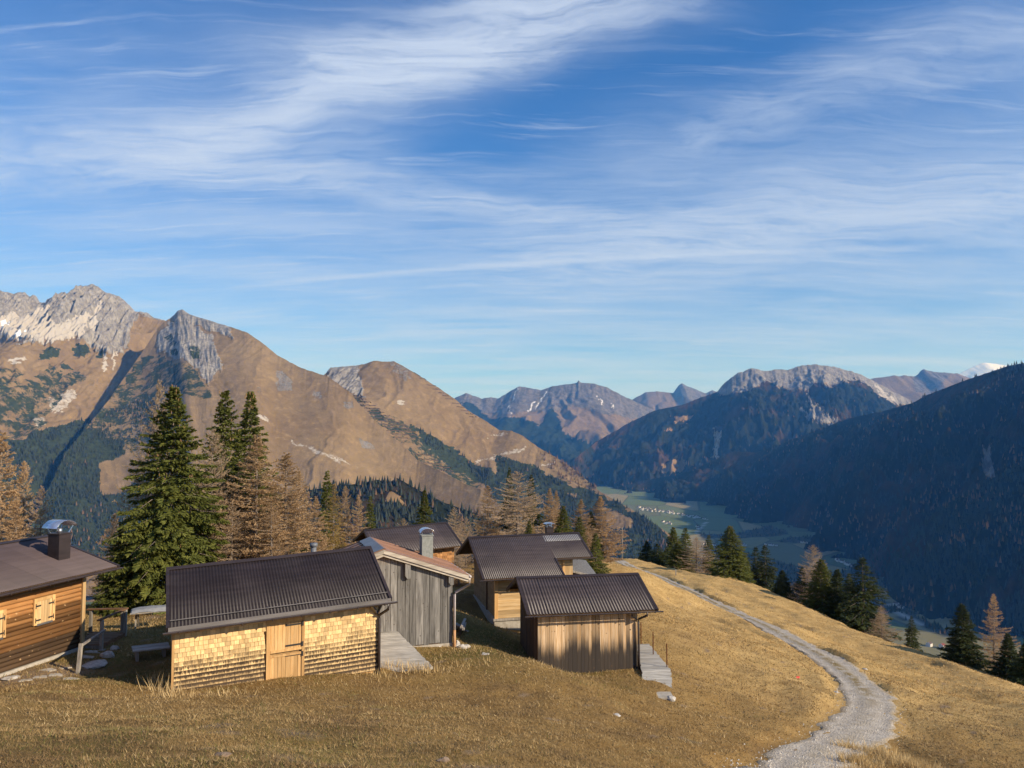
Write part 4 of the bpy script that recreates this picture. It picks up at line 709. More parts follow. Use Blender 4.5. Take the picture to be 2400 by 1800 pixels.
# ---------------------------------------------------------------- buildings
def root_of(k, name, label, cat='building', group=None):
    b = BLD[k]; r = empty(name, b['o'], b['yaw']); return tag(r, label, cat, group)
def wuv(k, px, py, v=0.0):
    """place on a facade (plane v) seen at a photo pixel -> (u, w)"""
    us = np.linspace(-12, 12, 2401); w = 1.0; u = 0
    for _ in range(3):
        P_ = np.array([bpt(k, a, v, w) for a in us]); qx_, qy_ = proj(P_[:, 0], P_[:, 1], P_[:, 2]); ok = P_[:, 1] > 5
        o_ = np.argsort(qx_[ok]); u = float(np.interp(px, qx_[ok][o_], us[ok][o_]))
        ws = np.linspace(-3, 6, 400); p0 = bpt(k, u, v, 0); qx2, qy2 = proj(np.full(400, p0[0]), np.full(400, p0[1]), p0[2] + ws); w = float(np.interp(py, qy2[::-1], ws[::-1]))
    return u, w
def corr_sheet(name, root, mat, sl, u0, u1, A, B, pitch=0.11, amp=0.017, lift=0.0, sharp=False):
    """corrugated sheet between eave line A=(v,w) and ridge line B=(v,w)"""
    nsh = max(1, int(round((u1 - u0) / 1.05)))
    if nsh > 1:   # separate sheets, each lapped over the next
        es = [u0 + round((u1 - u0) * k / nsh / pitch) * pitch for k in range(nsh)] + [u1]
        for k, (a, c) in enumerate(zip(es[:-1], es[1:])): o = corr_sheet(name, root, mat, sl, a, min(c + pitch * .5, u1), A, B, pitch, amp, lift + .004 * (k % 2) + random.uniform(0, .0015), sharp)
        return o
    n = int((u1 - u0) / pitch * 6) + 1; u = np.linspace(u0, u1, n); prof = np.sin(2 * pi * (u - u0) / pitch)
    if sharp: prof = np.clip(prof * 2.2, -1, 1)
    nrm = np.array([-(B[1] - A[1]), (B[0] - A[0])]); nrm = nrm / np.linalg.norm(nrm) * (1 if nrm[1] > 0 else -1) if True else nrm
    rows = []
    for off in (0.0, -0.004):
        for q in (0.0, 1.0):
            v = A[0] + q * (B[0] - A[0]) + nrm[0] * (lift + off + amp * prof); w = A[1] + q * (B[1] - A[1]) + nrm[1] * (lift + off + amp * prof)
            rows.append(np.stack([u, v, w + sl * u], 1))
    V = np.concatenate(rows); i = np.arange(n - 1)
    F_ = [np.stack([i, i + 1, n + i + 1, n + i], 1), np.stack([2 * n + i, 3 * n + i, 3 * n + i + 1, 2 * n + i + 1], 1), np.stack([i, 2 * n + i, 2 * n + i + 1, i + 1], 1)]
    me = raw_mesh(name, V, np.concatenate(F_), [mat], True)
    return link(bpy.data.objects.new(name, me), root)
def slab(name, root, mat, sl, u0, u1, A, B, t=0.03, drop=0.0):
    """flat board deck under or over a roof slope"""
    d = np.array([B[0] - A[0], B[1] - A[1]]); n_ = np.array([-d[1], d[0]]); n_ = n_ / np.linalg.norm(n_); n_ = n_ if n_[1] > 0 else -n_
    a = np.array(A) - n_ * drop; b = np.array(B) - n_ * drop; a2 = a - n_ * t; b2 = b - n_ * t; m = MB()
    m.quadbox([(u, p[0], p[1] + sl * u) for p, q in ((a, 0), ) for u in ()] or [(u0, a2[0], a2[1] + sl * u0), (u1, a2[0], a2[1] + sl * u1), (u1, b2[0], b2[1] + sl * u1), (u0, b2[0], b2[1] + sl * u0), (u0, a[0], a[1] + sl * u0), (u1, a[0], a[1] + sl * u1), (u1, b[0], b[1] + sl * u1), (u0, b[0], b[1] + sl * u0)])
    return m.build(name, mat, root)
def gable_roof(root, b, mat, capm, pitch=0.11, amp=0.017, front=None, cap=0.17, barge=0.09):
    sl = b['sl']; L = b['len']; u0, u1 = -b['gl'], L + b['gr']; dm = b['dep'] / 2
    E0 = (-b['oe'], b['he']); Rg = (dm, b['hr']); E1 = (b['dep'] + b['oe'], b['he'])
    if front is None: corr_sheet('roof_sheet', root, mat, sl, u0, u1, E0, Rg, pitch, amp)
    else: front(u0, u1, E0, Rg)
    corr_sheet('roof_sheet', root, mat, sl, u0, u1, E1, Rg, pitch, amp)
    for e, nm in ((E0, 'roof_deck'), (E1, 'roof_deck')):
        if not (front and e is E0): slab(nm, root, M_darkplank, sl, u0 + 0.02, u1 - 0.02, e, Rg, 0.045, 0.03)
    m = MB()
    for s in (-1, 1):
        e = E0 if s < 0 else E1; d = np.array([e[0] - Rg[0], e[1] - Rg[1]]); d /= np.linalg.norm(d); n_ = np.array([-d[1], d[0]]); n_ = n_ if n_[1] > 0 else -n_
        p0 = np.array(Rg) + n_ * 0.030 + np.array([0, 0.012]); p1 = p0 + d * cap
        m.quadbox([(u0 - .01, p0[0], p0[1] - .012 + sl * u0), (u1 + .01, p0[0], p0[1] - .012 + sl * u1), (u1 + .01, p1[0], p1[1] - .012 + sl * u1), (u0 - .01, p1[0], p1[1] - .012 + sl * u0), (u0 - .01, p0[0], p0[1] + sl * u0), (u1 + .01, p0[0], p0[1] + sl * u1), (u1 + .01, p1[0], p1[1] + sl * u1), (u0 - .01, p1[0], p1[1] + sl * u0)])
    m.build('ridge_cap', capm, root)
    for ue, sgn in ((u0, 1), (u1, -1)):
        for e in (E0, E1):
            if front and e is E0 and sgn < 0: continue
            a = ue - sgn * 0.015; c = ue + sgn * barge; lo, hi = min(a, c), max(a, c)
            d = np.array([Rg[0] - e[0], Rg[1] - e[1]]); d /= np.linalg.norm(d); n_ = np.array([-d[1], d[0]]); n_ = n_ if n_[1] > 0 else -n_
            slab('barge_flashing', root, capm, sl, lo, hi, tuple(np.array(e) - d * 0.02 + n_ * .034), tuple(np.array(Rg) + n_ * .034 - d * .0), 0.16, 0.0)
    return E0, E1, Rg
def gable_core(root, b, mat, base=-0.6, inset=0.035, name='wall', ua=None, ub=None, v0=None):
    sl = b['sl']; L = b['len']; i = inset; dm = b['dep'] / 2; ua = i if ua is None else ua; ub = L - i if ub is None else ub; vf = i if v0 is None else v0
    under = lambda v: b['he'] + (b['hr'] - b['he']) * (min(v, b['dep'] - v) + b['oe']) / (dm + b['oe']) - 0.11
    poly = [(vf, base), (b['dep'] - i, base), (b['dep'] - i, under(i)), (dm, under(dm)), (vf, under(vf))]
    V = [(ua, v, w + sl * ua) for v, w in poly] + [(ub, v, w + sl * ub) for v, w in poly]; n = 5
    f = [tuple(range(n)), tuple(range(2 * n - 1, n - 1, -1))] + [(k, n + k, n + (k + 1) % n, (k + 1) % n) for k in range(n)]
    m = MB(); m.v = V; m.f = f
    return m.build(name, mat, root), under
def gutter(root, b, mat, u0, u1, r=0.058, dv=0.05, dw=-0.045, brackets=0, u_in=None):
    sl = b['sl']; v = -b['oe'] - dv; w = b['he'] + dw; m = MB(); n = 7
    for rr, rev in ((r, False), (r - 0.008, True)):
        base = len(m.v)
        for u in (u0, u1):
            for k in range(n): a = pi + pi * k / (n - 1); m.v.append((u, v + rr * cos(a), w + rr * sin(a) + sl * u))
        for k in range(n - 1): m.f.append((base + k, base + k + 1, base + n + k + 1, base + n + k))
    nb = len(m.v) // 2
    for k in (0, n - 1): m.f.append((k, n + k, nb + n + k, nb + k))
    g = m.build('gutter', mat, root)
    m = MB(); m.tube([(u0, v - r, w + sl * u0), (u1, v - r, w + sl * u1)], 0.012, 6); m.build('gutter_bead', mat, g)
    for k in range(brackets):
        u = u0 + (u1 - u0) * (k + 0.5) / brackets
        MB().box(u - .015, u + .015, v - r - .014, v + r + 0.06, w - r - .012 + sl * u, w - r + .012 + sl * u).box(u - .015, u + .015, v - r - .018, v - r - .002, w - r + sl * u, w + 0.02 + sl * u).build('gutter_bracket', mat, g)
    return v, w
def planks(root, mat, us, fz0, fz1, v, t=0.024, name='plank', gap=0.008, jit=0.008):
    out = []
    for a, c in zip(us[:-1], us[1:]):
        z0 = fz0((a + c) / 2); za, zb = fz1(a), fz1(c); h = random.uniform(0, jit)
        m = MB(); m.quadbox([(-(c - a) / 2 + gap / 2, -t - h, 0), ((c - a) / 2 - gap / 2, -t - h, 0), ((c - a) / 2 - gap / 2, 0, 0), (-(c - a) / 2 + gap / 2, 0, 0),
                             (-(c - a) / 2 + gap / 2, -t - h, za - z0), ((c - a) / 2 - gap / 2, -t - h, zb - z0), ((c - a) / 2 - gap / 2, 0, zb - z0), (-(c - a) / 2 + gap / 2, 0, za - z0)])
        o = m.build(name, mat, root); o.location = ((a + c) / 2, v, z0); o.rotation_euler = (0, random.uniform(-.004, .004), 0); out.append(o)
    return out
def rand_edges(a, b, w, j=0.25):
    n = max(1, int(round((b - a) / w))); e = np.linspace(a, b, n + 1); e[1:-1] += RNG.uniform(-j, j, n - 1) * w * 0.6; return list(e)

# ---- A: shingled shed
b = BLD['A']; sl = b['sl']; L = b['len']
A_ = root_of('A', 'shingled_shed', 'low hay shed clad in honey coloured shingles, dark plum corrugated roof, nearest building')
E0, E1, Rg = gable_roof(A_, b, M_roof, M_cap, 0.105, 0.0085)
core, under = gable_core(A_, b, M_trim, -0.9)
du0, _ = wuv('A', 623.7, 1530); du1, dtop = wuv('A', 714, 1449); du_m, dmid = wuv('A', 668, 1529); _, dbot = wuv('A', 668, 1606)
EXPO = 0.146; top = b['hw'] + 0.26; widths = [0.105, 0.13, 0.155, 0.18, 0.21]
sh_me = []
for w_ in widths:
    m = MB(); hw_ = w_ / 2 - 0.0045; hh = EXPO + 0.035
    m.quadbox([(-hw_, -0.046, 0), (hw_, -0.046, 0), (hw_, -0.016, 0), (-hw_, -0.016, 0), (-hw_, -0.012, hh), (hw_, -0.012, hh), (hw_, -0.004, hh), (-hw_, -0.004, hh)])
    sh_me.append(m.mesh('shingle', M_shingle))
cand = []
for r in range(17):
    w0 = top - (r + 1) * EXPO
    for (ua, ub) in ((0.05, du0), (du1, L - 0.02)):
        u = ua - 0.0
        while u < ub - 0.06:
            k = RNG.choice(5, p=[.15, .22, .28, .22, .13]); ww = min(widths[k], ub - u)
            if ww < 0.09: break
            if w0 > -0.10 - 0.62 * sstep(np.array(u), 2.4, 6.7): cand.append((u + ww / 2, w0, k, ww))
            u += ww
def weather(u, w0):
    hgt = w0 - (-0.05 - 0.50 * sstep(np.array(u), 2.4, 6.7)); th = 1.45 if u < du0 else 1.75
    return float(np.clip(1.15 - hgt / th * (1.0 - 0.25 * (u > L - 1.2)), 0, 1)), float(np.clip((w0 - (top - 0.55)) / 0.5, 0, 1))
# the 300 nearest the viewer are pieces of their own, the rest one joined part
rk = sorted(range(len(cand)), key=lambda i: (cand[i][0] > du0, -cand[i][3] if cand[i][0] > du0 else 0))[:300]; rks = set(rk)
joined_v, joined_a = [], []
for i, (u, w0, k, ww) in enumerate(cand):
    wr, og = weather(u, w0)
    if i in rks:
        o = link(bpy.data.objects.new('shingle', sh_me[k]), A_); o.location = (u, -random.uniform(0, 0.006), w0 + sl * u); o.rotation_euler = (random.uniform(-.02, .02), -math.atan(sl) + random.uniform(-.012, .012), 0); o.scale = (ww / widths[k], 1, 1); o.color = (wr, og, 0, 1)
    else: joined_v.append((u, w0, ww)); joined_a.append((wr, og))
def shingle_join():
    m, t, bs, out = newmat('larch_shingle_joined'); p = geop(t); o = objc(t)
    g = t.noise(t.scale(p, (38, 38, 3.0)), 1.0, 5, 0.6, 0.3); n2 = t.noise(t.scale(p, (22, 22, 4)), 1.0, 3, 0.6); tone = t.noise(t.scale(p, (2.0, 2.0, 3.0)), 1.0, 3, 0.55)
    c = t.mix(t.ramp(g, 0.32, 0.70), (0.80, 0.58, 0.29), (0.73, 0.47, 0.20)); cc = t.node('ShaderNodeCombineXYZ'); k = t.math('ADD', 0.66, t.math('MULTIPLY', at(t, 'rnd'), 0.62)); [t.val(cc.inputs[i], k) for i in range(3)]
    c = t.mix(1.0, c, cc.outputs[0], 'MULTIPLY')
    c = t.mix(t.math('MULTIPLY', t.ramp(t.math('ADD', at(t, 'og'), t.math('MULTIPLY', t.math('SUBTRACT', tone, 0.5), 1.2)), 0.35, 0.75), 0.75), c, (0.50, 0.20, 0.055))
    h = t.math('ADD', t.math('MULTIPLY', at(t, 'lz'), 1.25), t.math('MULTIPLY', t.math('SUBTRACT', n2, 0.5), 1.3))
    stain = t.math('MULTIPLY', t.ramp(h, 0.05, 0.60), t.ramp(t.math('ADD', at(t, 'wr'), t.math('MULTIPLY', t.math('SUBTRACT', n2, 0.5), 0.7)), 0.30, 0.85))
    c = t.mix(stain, c, (0.055, 0.038, 0.025)); c = t.mix(t.math('MULTIPLY', t.ramp(at(t, 'wr'), 0.75, 1.1), 0.5), c, (0.13, 0.09, 0.055))
    t.link(c, bs.inputs['Base Color']); bs.inputs['Roughness'].default_value = 0.8; bs.inputs['Specular IOR Level'].default_value = 0.15; bump(t, bs, g, 0.5, 0.008)
    return m
VV, FF, AA = [], [], {'wr': [], 'og': [], 'rnd': [], 'lz': []}
for (u, w0, ww), (wr, og) in zip(joined_v, joined_a):
    hw_ = ww / 2 - 0.0045; hh = EXPO + 0.035; z = w0 + sl * u; bb = len(VV); j = -random.uniform(0, .006); tz = sl
    for x, y, zz_ in ((-hw_, -0.046, 0), (hw_, -0.046, 0), (hw_, -0.016, 0), (-hw_, -0.016, 0), (-hw_, -0.012, hh), (hw_, -0.012, hh), (hw_, -0.004, hh), (-hw_, -0.004, hh)): VV.append((u + x, y + j, z + zz_ + tz * x))
    for q in ((0, 3, 2, 1), (4, 5, 6, 7), (0, 1, 5, 4), (1, 2, 6, 5), (2, 3, 7, 6), (3, 0, 4, 7)): FF.append([bb + i for i in q])
    rn = random.random(); AA['wr'] += [wr] * 8; AA['og'] += [og] * 8; AA['rnd'] += [rn] * 8; AA['lz'] += [0] * 4 + [1] * 4
me = raw_mesh('shingles', np.array(VV), np.array(FF), [shingle_join()])
for k_, v_ in AA.items(): attr(me, k_, v_)
link(bpy.data.objects.new('shingles', me), A_)['kind'] = 'stuff'
# split stable door
for ua, ub, nm in ((du0, du0 + 0.12, 'door_post'), (du1 - 0.09, du1, 'door_post')): MB().box(ua, ub, -0.07, 0.0, dbot - 0.05, top - 0.05, sl).build(nm, M_trim, A_)
MB().box(du0 + .121, du1 - .091, -0.065, 0.0, dtop - 0.04, top - 0.06, sl).build('door_lintel', M_trim, A_)
for z0, z1, nm in ((dmid + 0.035, dtop - 0.05, 'door_upper_leaf'), (dbot, dmid - 0.035, 'door_lower_leaf')):
    d_ = MB().box(du0 + .125, du1 - .095, -0.014, 0.0, z0, z1, sl).build(nm, M_darkplank, A_)
    for o in planks(d_, M_doorwood, rand_edges(du0 + .125, du1 - .095, 0.125), lambda u: z0 + sl * u, lambda u: z1 + sl * u, -0.0145, 0.022): pass
    for hz in ((z1 - 0.12, z0 + 0.16) if nm == 'door_upper_leaf' else (z1 - 0.10,)):
        MB().box(du0 + .62, du1 - .05, -0.058, -0.046, hz, hz + 0.055, sl).box(du1 - .10, du1 - .04, -0.08, -0.046, hz - .05, hz + .11, sl).build('strap_hinge', M_iron, d_)
    MB().box(du0 + .13, du1 - .10, -0.060, -0.0465, (z0 + .005 if nm == 'door_upper_leaf' else z1 - .075), (z0 + .09 if nm == 'door_upper_leaf' else z1 - .003), sl).build('door_rail', M_trim, d_)
MB().box(du0 + .5, du1 - .02, -0.10, -0.03, dbot - 0.10, dbot - 0.01, sl).build('door_sill', M_oldwood, A_)
MB().box(-0.02, 0.05, -0.04, 0.06, -0.5, top - .02, sl).build('corner_board', M_trim, A_); MB().box(L - .03, L + .03, -0.045, 0.06, -0.95, top - .02, sl).build('corner_board', M_darkplank, A_)
slab('eave_board', A_, M_trim, sl, 0.0, L, (-0.10, top + .02), (0.0, top + .03), 0.03, 0)
# grey eave strip, gutter, downpipe, snow rail
MB().box(-b['gl'] + .05, L + b['gr'] - .03, -b['oe'] - 0.035, -b['oe'] - 0.02, b['he'] - 0.12, b['he'] + 0.012, sl).build('eave_flashing', M_fascia, A_)
gv, gw = gutter(A_, b, M_gutter, -b['gl'] - .10, L + b['gr'] + 0.18, 0.062, 0.09, -0.125, 8)
MB().tube([(L + 0.22, gv, gw - .03 + sl * L), (L + 0.20, gv + .02, gw - 0.22 + sl * L), (L + 0.0, -0.11, gw - 0.48 + sl * L), (L - 0.01, -0.11, gw - 0.62 + sl * L), (L - 0.01, -0.11, -0.62 + sl * L)], 0.050, 8).build('downpipe', M_gutter, A_, True)
MB().bar((L - .42, -0.34, gw + .05 + sl * L), (L - .08, -0.06, gw - .46 + sl * L), 0.10, 0.07).build('eave_brace', M_gutter, A_); MB().bar((L + .06, -0.34, gw + .04 + sl * L), (L - .06, -0.08, gw - .40 + sl * L), 0.07, 0.05).build('eave_brace', M_gutter, A_)
def on_slope(q, lift=0.0):
    d = np.array([Rg[0] - E0[0], Rg[1] - E0[1]]); n_ = np.array([-d[1], d[0]]); n_ /= np.linalg.norm(n_); p = np.array(E0) + d * q + n_ * lift; return p
p = on_slope(0.075, 0.085); rail = MB().tube([(-b['gl'] + .1, p[0], p[1] + sl * -b['gl']), (L + b['gr'] - .1, p[0], p[1] + sl * (L + b['gr']))], 0.014, 6).build('snow_rail', M_fascia, A_)
for k in range(8):
    u = 0.1 + k * 0.93; p0 = on_slope(0.12, .02); MB().bar((u, p0[0], p0[1] + sl * u), (u, p[0], p[1] + sl * u), 0.02, 0.02).build('rail_stay', M_cap, rail)
for k in range(9):
    u = 3.2 + k * 0.42 + random.uniform(-.08, .08); r = random.uniform(.14, .22); m = MB(); 
    for _ in range(1): m.tube([(u - r, -0.14, -0.28 - 0.085 * (u - 3.2)), (u - r * .6, -0.15, -0.28 - 0.085 * (u - 3.2)), (u + r * .6, -0.15, -0.29 - 0.085 * (u - 3.2)), (u + r, -0.14, -0.28 - 0.085 * (u - 3.2))], [r * .35, r * .62, r * .6, r * .3], 7)
    m.build('foundation_stone', M_stone, A_, True)

# ---- C: small plank shed
b = BLD['C']; sl = b['sl']; L = b['len']
C_ = root_of('C', 'plank_shed', 'small shed of upright orange planks weathered black at the foot, rusty posts beside it')
E0, E1, Rg = gable_roof(C_, b, M_roofl, M_cap, 0.135, 0.018)
core, under = gable_core(C_, b, M_darkplank, -0.12)
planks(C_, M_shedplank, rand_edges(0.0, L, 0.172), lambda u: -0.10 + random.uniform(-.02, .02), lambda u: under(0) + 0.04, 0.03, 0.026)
s_ = empty('side_wall', (0, 0, 0)); s_.parent = C_; s_.rotation_euler = (0, 0, -pi / 2); s_.location = (0.03, b['dep'], 0)
planks(s_, M_darkplank, rand_edges(0.03, b['dep'] - .03, 0.19), lambda u: -0.15, lambda u: under(b['dep'] - u) - 0.0, 0.0, 0.022)
s_ = empty('side_wall', (0, 0, 0)); s_.parent = C_; s_.rotation_euler = (0, 0, pi / 2); s_.location = (L - 0.03, 0, 0)
planks(s_, M_shedplank, rand_edges(0.03, b['dep'] - .03, 0.19), lambda u: -0.15, lambda u: under(u) - 0.0, 0.0, 0.022)
MB().box(L - 1.0, L - .05, -0.03, 0.3, -0.30, -0.115).build('foundation_block', M_concrete, C_); MB().box(0.05, 1.0, -0.03, 0.3, -0.50, -0.115).build('foundation_block', M_concrete, C_)
gv, gw = gutter(C_, b, M_gutter, -b['gl'] - .08, L + b['gr'] + 0.22, 0.050, 0.045, -0.07, 8)
MB().tube([(L + 0.26, gv, gw - .03), (L + 0.25, gv + .02, gw - 0.18), (L + 0.02, -0.12, gw - 0.42), (L + 0.0, -0.12, gw - 0.55), (L + 0.03, -0.12, -0.25)], 0.048, 8).build('downpipe', M_gutter, C_, True)
MB().bar((L - .33, -0.30, gw + .02), (L - .30, -0.16, gw - .30), 0.09, 0.06).bar((L - .31, -0.17, gw - .28), (L - .04, -0.12, gw - .46), 0.06, 0.06).build('eave_brace', M_gutter, C_)
for v_ in (0.02, b['dep'] * .5, b['dep'] - .02):
    MB().box(-b['gl'] + .08, 0.1, v_ - .06, v_ + .06, under(v_) - .12, under(v_) + 0.0).build('purlin', M_trim, C_)

# ---- D: middle hut with stepped roof
b = BLD['D']; sl = b['sl']; L = b['len']
D_ = root_of('D', 'boarded_hut', 'hut with pale horizontal boards and stepped brown corrugated roof behind the small plank shed')
NOT = 0.375; UN = wuv('D', 1323, 1345, -b['oe'])[0]
def d_front(u0, u1, E0, Rg):
    q = 0.385; Em = (E0[0] + (Rg[0] - E0[0]) * q, E0[1] + (Rg[1] - E0[1]) * q)
    corr_sheet('roof_sheet', D_, M_roofl, sl, u0, UN, E0, Rg, 0.105, 0.012); corr_sheet('roof_sheet', D_, M_roofl, sl, UN, u1, Em, Rg, 0.105, 0.012)
    slab('roof_deck', D_, M_darkplank, sl, u0 + .02, UN - .02, E0, Rg, .045, .03); slab('roof_deck', D_, M_darkplank, sl, UN - .02, u1 - .02, Em, Rg, .045, .031)
    d = np.array([Rg[0] - E0[0], Rg[1] - E0[1]]); d /= np.linalg.norm(d); n_ = np.array([-d[1], d[0]])
    slab('barge_flashing', D_, M_cap, sl, UN - .07, UN + .02, tuple(np.array(E0) - d * .02 + n_ * .035), tuple(np.array(Em) + n_ * .035), .15); slab('barge_flashing', D_, M_cap, sl, u1 - .08, u1 + .015, tuple(np.array(Em) - d * .02 + n_ * .035), tuple(np.array(Rg) + n_ * .035), .16)
    a = (E0[0] + (Rg[0] - E0[0]) * .80, E0[1] + (Rg[1] - E0[1]) * .80); c = (E0[0] + (Rg[0] - E0[0]) * .955, E0[1] + (Rg[1] - E0[1]) * .955)
    corr_sheet('bleached_roof_strip', D_, M_bleach, sl, u0 + (u1 - u0) * .66, u1 - .09, a, c, 0.105, 0.012, 0.007)
    bm_ = dict(b); bm_['oe'] = -Em[0]; bm_['he'] = Em[1]; bm_['sl'] = sl; gutter(D_, bm_, M_gutter, UN + .05, u1 + .2, .05, .05, -.06, 3)
E0, E1, Rg = gable_roof(D_, b, M_roofl, M_cap, 0.105, 0.012, d_front)
core, under = gable_core(D_, b, M_darkplank, -0.5, ub=UN - .32); gable_core(D_, b, M_darkplank, -0.5, ua=UN - .31, v0=1.0)
hts = rand_edges(0.42, b['hw'] + 0.25, 0.19, .1)
for a, c in zip(hts[:-1], hts[1:]):
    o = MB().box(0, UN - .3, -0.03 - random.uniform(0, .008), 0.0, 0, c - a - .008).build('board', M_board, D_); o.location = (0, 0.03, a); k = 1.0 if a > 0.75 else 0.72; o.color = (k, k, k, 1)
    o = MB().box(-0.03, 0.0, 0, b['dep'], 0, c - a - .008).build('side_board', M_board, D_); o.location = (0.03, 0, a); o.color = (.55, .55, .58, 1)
MB().box(-.05, .13, -0.055, .10, -0.1, b['hw'] + .2).build('corner_post', M_trim, D_); MB().box(-.06, .0, 2.0, 2.14, -0.1, b['hw'] + .2).build('corner_post', M_darkplank, D_)
MB().box(-.06, UN - .3, -0.06, .05, -.62, 0.40).box(-.08, .05, 0.051, b['dep'], -.62, .40).build('stone_base', M_concrete, D_)
MB().box(-.12, UN - .2, -0.12, .0, .30, .41).build('sill_beam', M_oldwood, D_)
MB().box(UN - .28, L - .02, 0.955, .99, .3, under(1.0) - .02).build('recessed_wall', M_pale, D_); MB().box(L - .62, L - .50, 0.915, .953, .3, under(1.0) - .16).build('corner_post', M_trim, D_); MB().box(UN - .2, L, 0.90, .953, under(1.0) - .15, under(1.0) - .03).build('wall_plate', M_trim, D_)
gutter(D_, b, M_gutter, -b['gl'] - .15, UN - .1, .05, .05, -.06, 4)
pr = [(L + .05, 1.6, b['hw'] + .10), (L + 1.55, 1.2, b['hw'] - .25), (L + 1.65, 3.6, b['hw'] + .25), (L + .05, 3.8, b['hw'] + .45)]
MB().prism(pr, (0, 0, -0.05)).build('lean_to_roof', M_slate, D_); MB().bar((L + .05, 1.55, b['hw'] + .05), (L + 1.62, 1.15, b['hw'] - .30), .06, .10).build('lean_to_edge', M_oldwood, D_)
MB().box(L + .05, L + 1.3, 1.9, 3.5, -.5, b['hw'] - .15).build('lean_to_wall', M_darkplank, D_)
def arch_cap(par, c, w, d, rise, z, ang=0.0, seg=9, end_lip=True):
    """curved sheet cowl over a chimney, axis along local y rotated by ang"""
    m = MB(); n = seg; ca, sa = cos(ang), sin(ang); t = 0.012
    for dz in (0, -t):
        for y in (-d / 2, d / 2):
            for k in range(n): a = -1.25 + 2.5 * k / (n - 1); x = sin(a) * w / 2 / sin(1.25); zz_ = z + rise * (cos(a) - cos(1.25)) / (1 - cos(1.25)) + dz; m.v.append((c[0] + x * ca - y * sa, c[1] + x * sa + y * ca, zz_))
    for k in range(n - 1): m.f += [(k, k + 1, n + k + 1, n + k), (2 * n + k, 3 * n + k, 3 * n + k + 1, 2 * n + k + 1), (k, 2 * n + k, 2 * n + k + 1, k + 1), (n + k, n + k + 1, 3 * n + k + 1, 3 * n + k)]
    m.f += [(0, n, 3 * n, 2 * n), (n - 1, 3 * n - 1, 4 * n - 1, 2 * n - 1)]
    return m.build('chimney_cowl', M_steel, par, True)
def chimney(root, mat, u, v, w0, w1, s, ang=0.0, cowl=(0.9, .7, .22), lift=.28, pipe=True, name='chimney'):
    ca, sa = cos(ang), sin(ang)
    R_ = lambda x, y, z: (u + x * ca - y * sa, v + x * sa + y * ca, z)
    h = s / 2; ch = MB().quadbox([R_(x, y, z) for z in (w0, w1) for x, y in ((-h, -h), (h, -h), (h, h), (-h, h))]).build(name, mat, root)
    k = h + .03; MB().quadbox([R_(x, y, z) for z in (w1, w1 + .04) for x, y in ((-k, -k), (k, -k), (k, k), (-k, k))]).build('chimney_crown', mat, ch)
    arch_cap(ch, (u, v), cowl[0], cowl[1], cowl[2], w1 + lift, ang)
    for sx in (-1, 1):
        for sy in (-1, 1): MB().bar(R_(sx * h * .8, sy * h * .8, w1 + .041), R_(sx * cowl[0] * .38, sy * cowl[1] * .36, w1 + lift + .03), .035, .012).build('cowl_leg', M_steel, ch)
    if pipe: MB().tube([(u, v, w1 + .041), (u, v, w1 + .20)], .09, 10).build('flue', M_steel, ch, True)
    return ch
cu, cw = wuv('D', 1287, 1235, b['dep'] / 2 + .5); chimney(D_, M_rust if False else M_cap, cu, b['dep'] / 2 + .5, b['hr'] - .8, cw + .0, .40, 0, (.58, .5, .05), .22)

# ---- E: hut at the back
b = BLD['E']; sl = b['sl']; L = b['len']; r = empty('shingled_hut', bpt('E', -b['len'], 0, 0), b['yaw']); E_ = tag(r, 'rear hut with smooth brown roof and a strip of burnt orange shingle wall', 'building'); 
E0, E1, Rg = gable_roof(E_, b, M_roofl, M_cap, 0.16, 0.010)
core, under = gable_core(E_, b, M_shake, -0.8)
for r_ in range(7):
    us = rand_edges(L - 2.2, L, .17)
    for a, c in zip(us[:-1], us[1:]):
        m = MB().quadbox([(0, -.03, 0), (c - a - .005, -.03, 0), (c - a - .005, -.01, 0), (0, -.01, 0), (0, -.012, .2), (c - a - .005, -.012, .2), (c - a - .005, -.002, .2), (0, -.002, .2)])
        o = m.build('shingle', M_shake, E_); o.location = (a, .034, b['hw'] + .2 - (r_ + 1) * .17 + sl * a)
# ---- B: grey plank barn, gable to the viewer
b = BLD['B']; sl = b['sl']; H = b['half']; tanp = (b['hr'] - b['he']) / (H + b['oe'])
B_ = root_of('B', 'plank_barn', 'silver grey barn of upright boards with rust brown roof panels and concrete chimney')
rw = lambda u: b['hr'] - abs(u + H) * tanp
dep = b['dep']; U0 = -2 * H
m = MB(); poly = [(U0 + .03, -0.6), (-.03, -0.6), (-.03, rw(-.03) - .14), (-H, rw(-H) - .14), (U0 + .03, rw(U0 + .03) - .14)]
m.prism([(u, .03, w) for u, w in poly], (0, dep - .06, 0)).build('wall', M_darkplank, B_)
planks(B_, M_greywood, rand_edges(U0, 0, 0.262, .5), lambda u: 0.14 + random.uniform(-.03, .02) - .03 * (u < -2), lambda u: rw(u) - .13, 0.03, 0.028, gap=0.016, jit=.018)
s_ = empty('side_wall', (0, 0, 0)); s_.parent = B_; s_.rotation_euler = (0, 0, pi / 2); s_.location = (-.03, 0, 0)
planks(s_, M_darkplank, rand_edges(.03, dep - .03, .24), lambda u: .1, lambda u: rw(0) - .15, 0, .024)
MB().box(U0, .02, -.02, .06, -.75, .11).build('concrete_base', M_concrete, B_)
seams = np.linspace(-b['gl'], dep + b['gl'], 8)
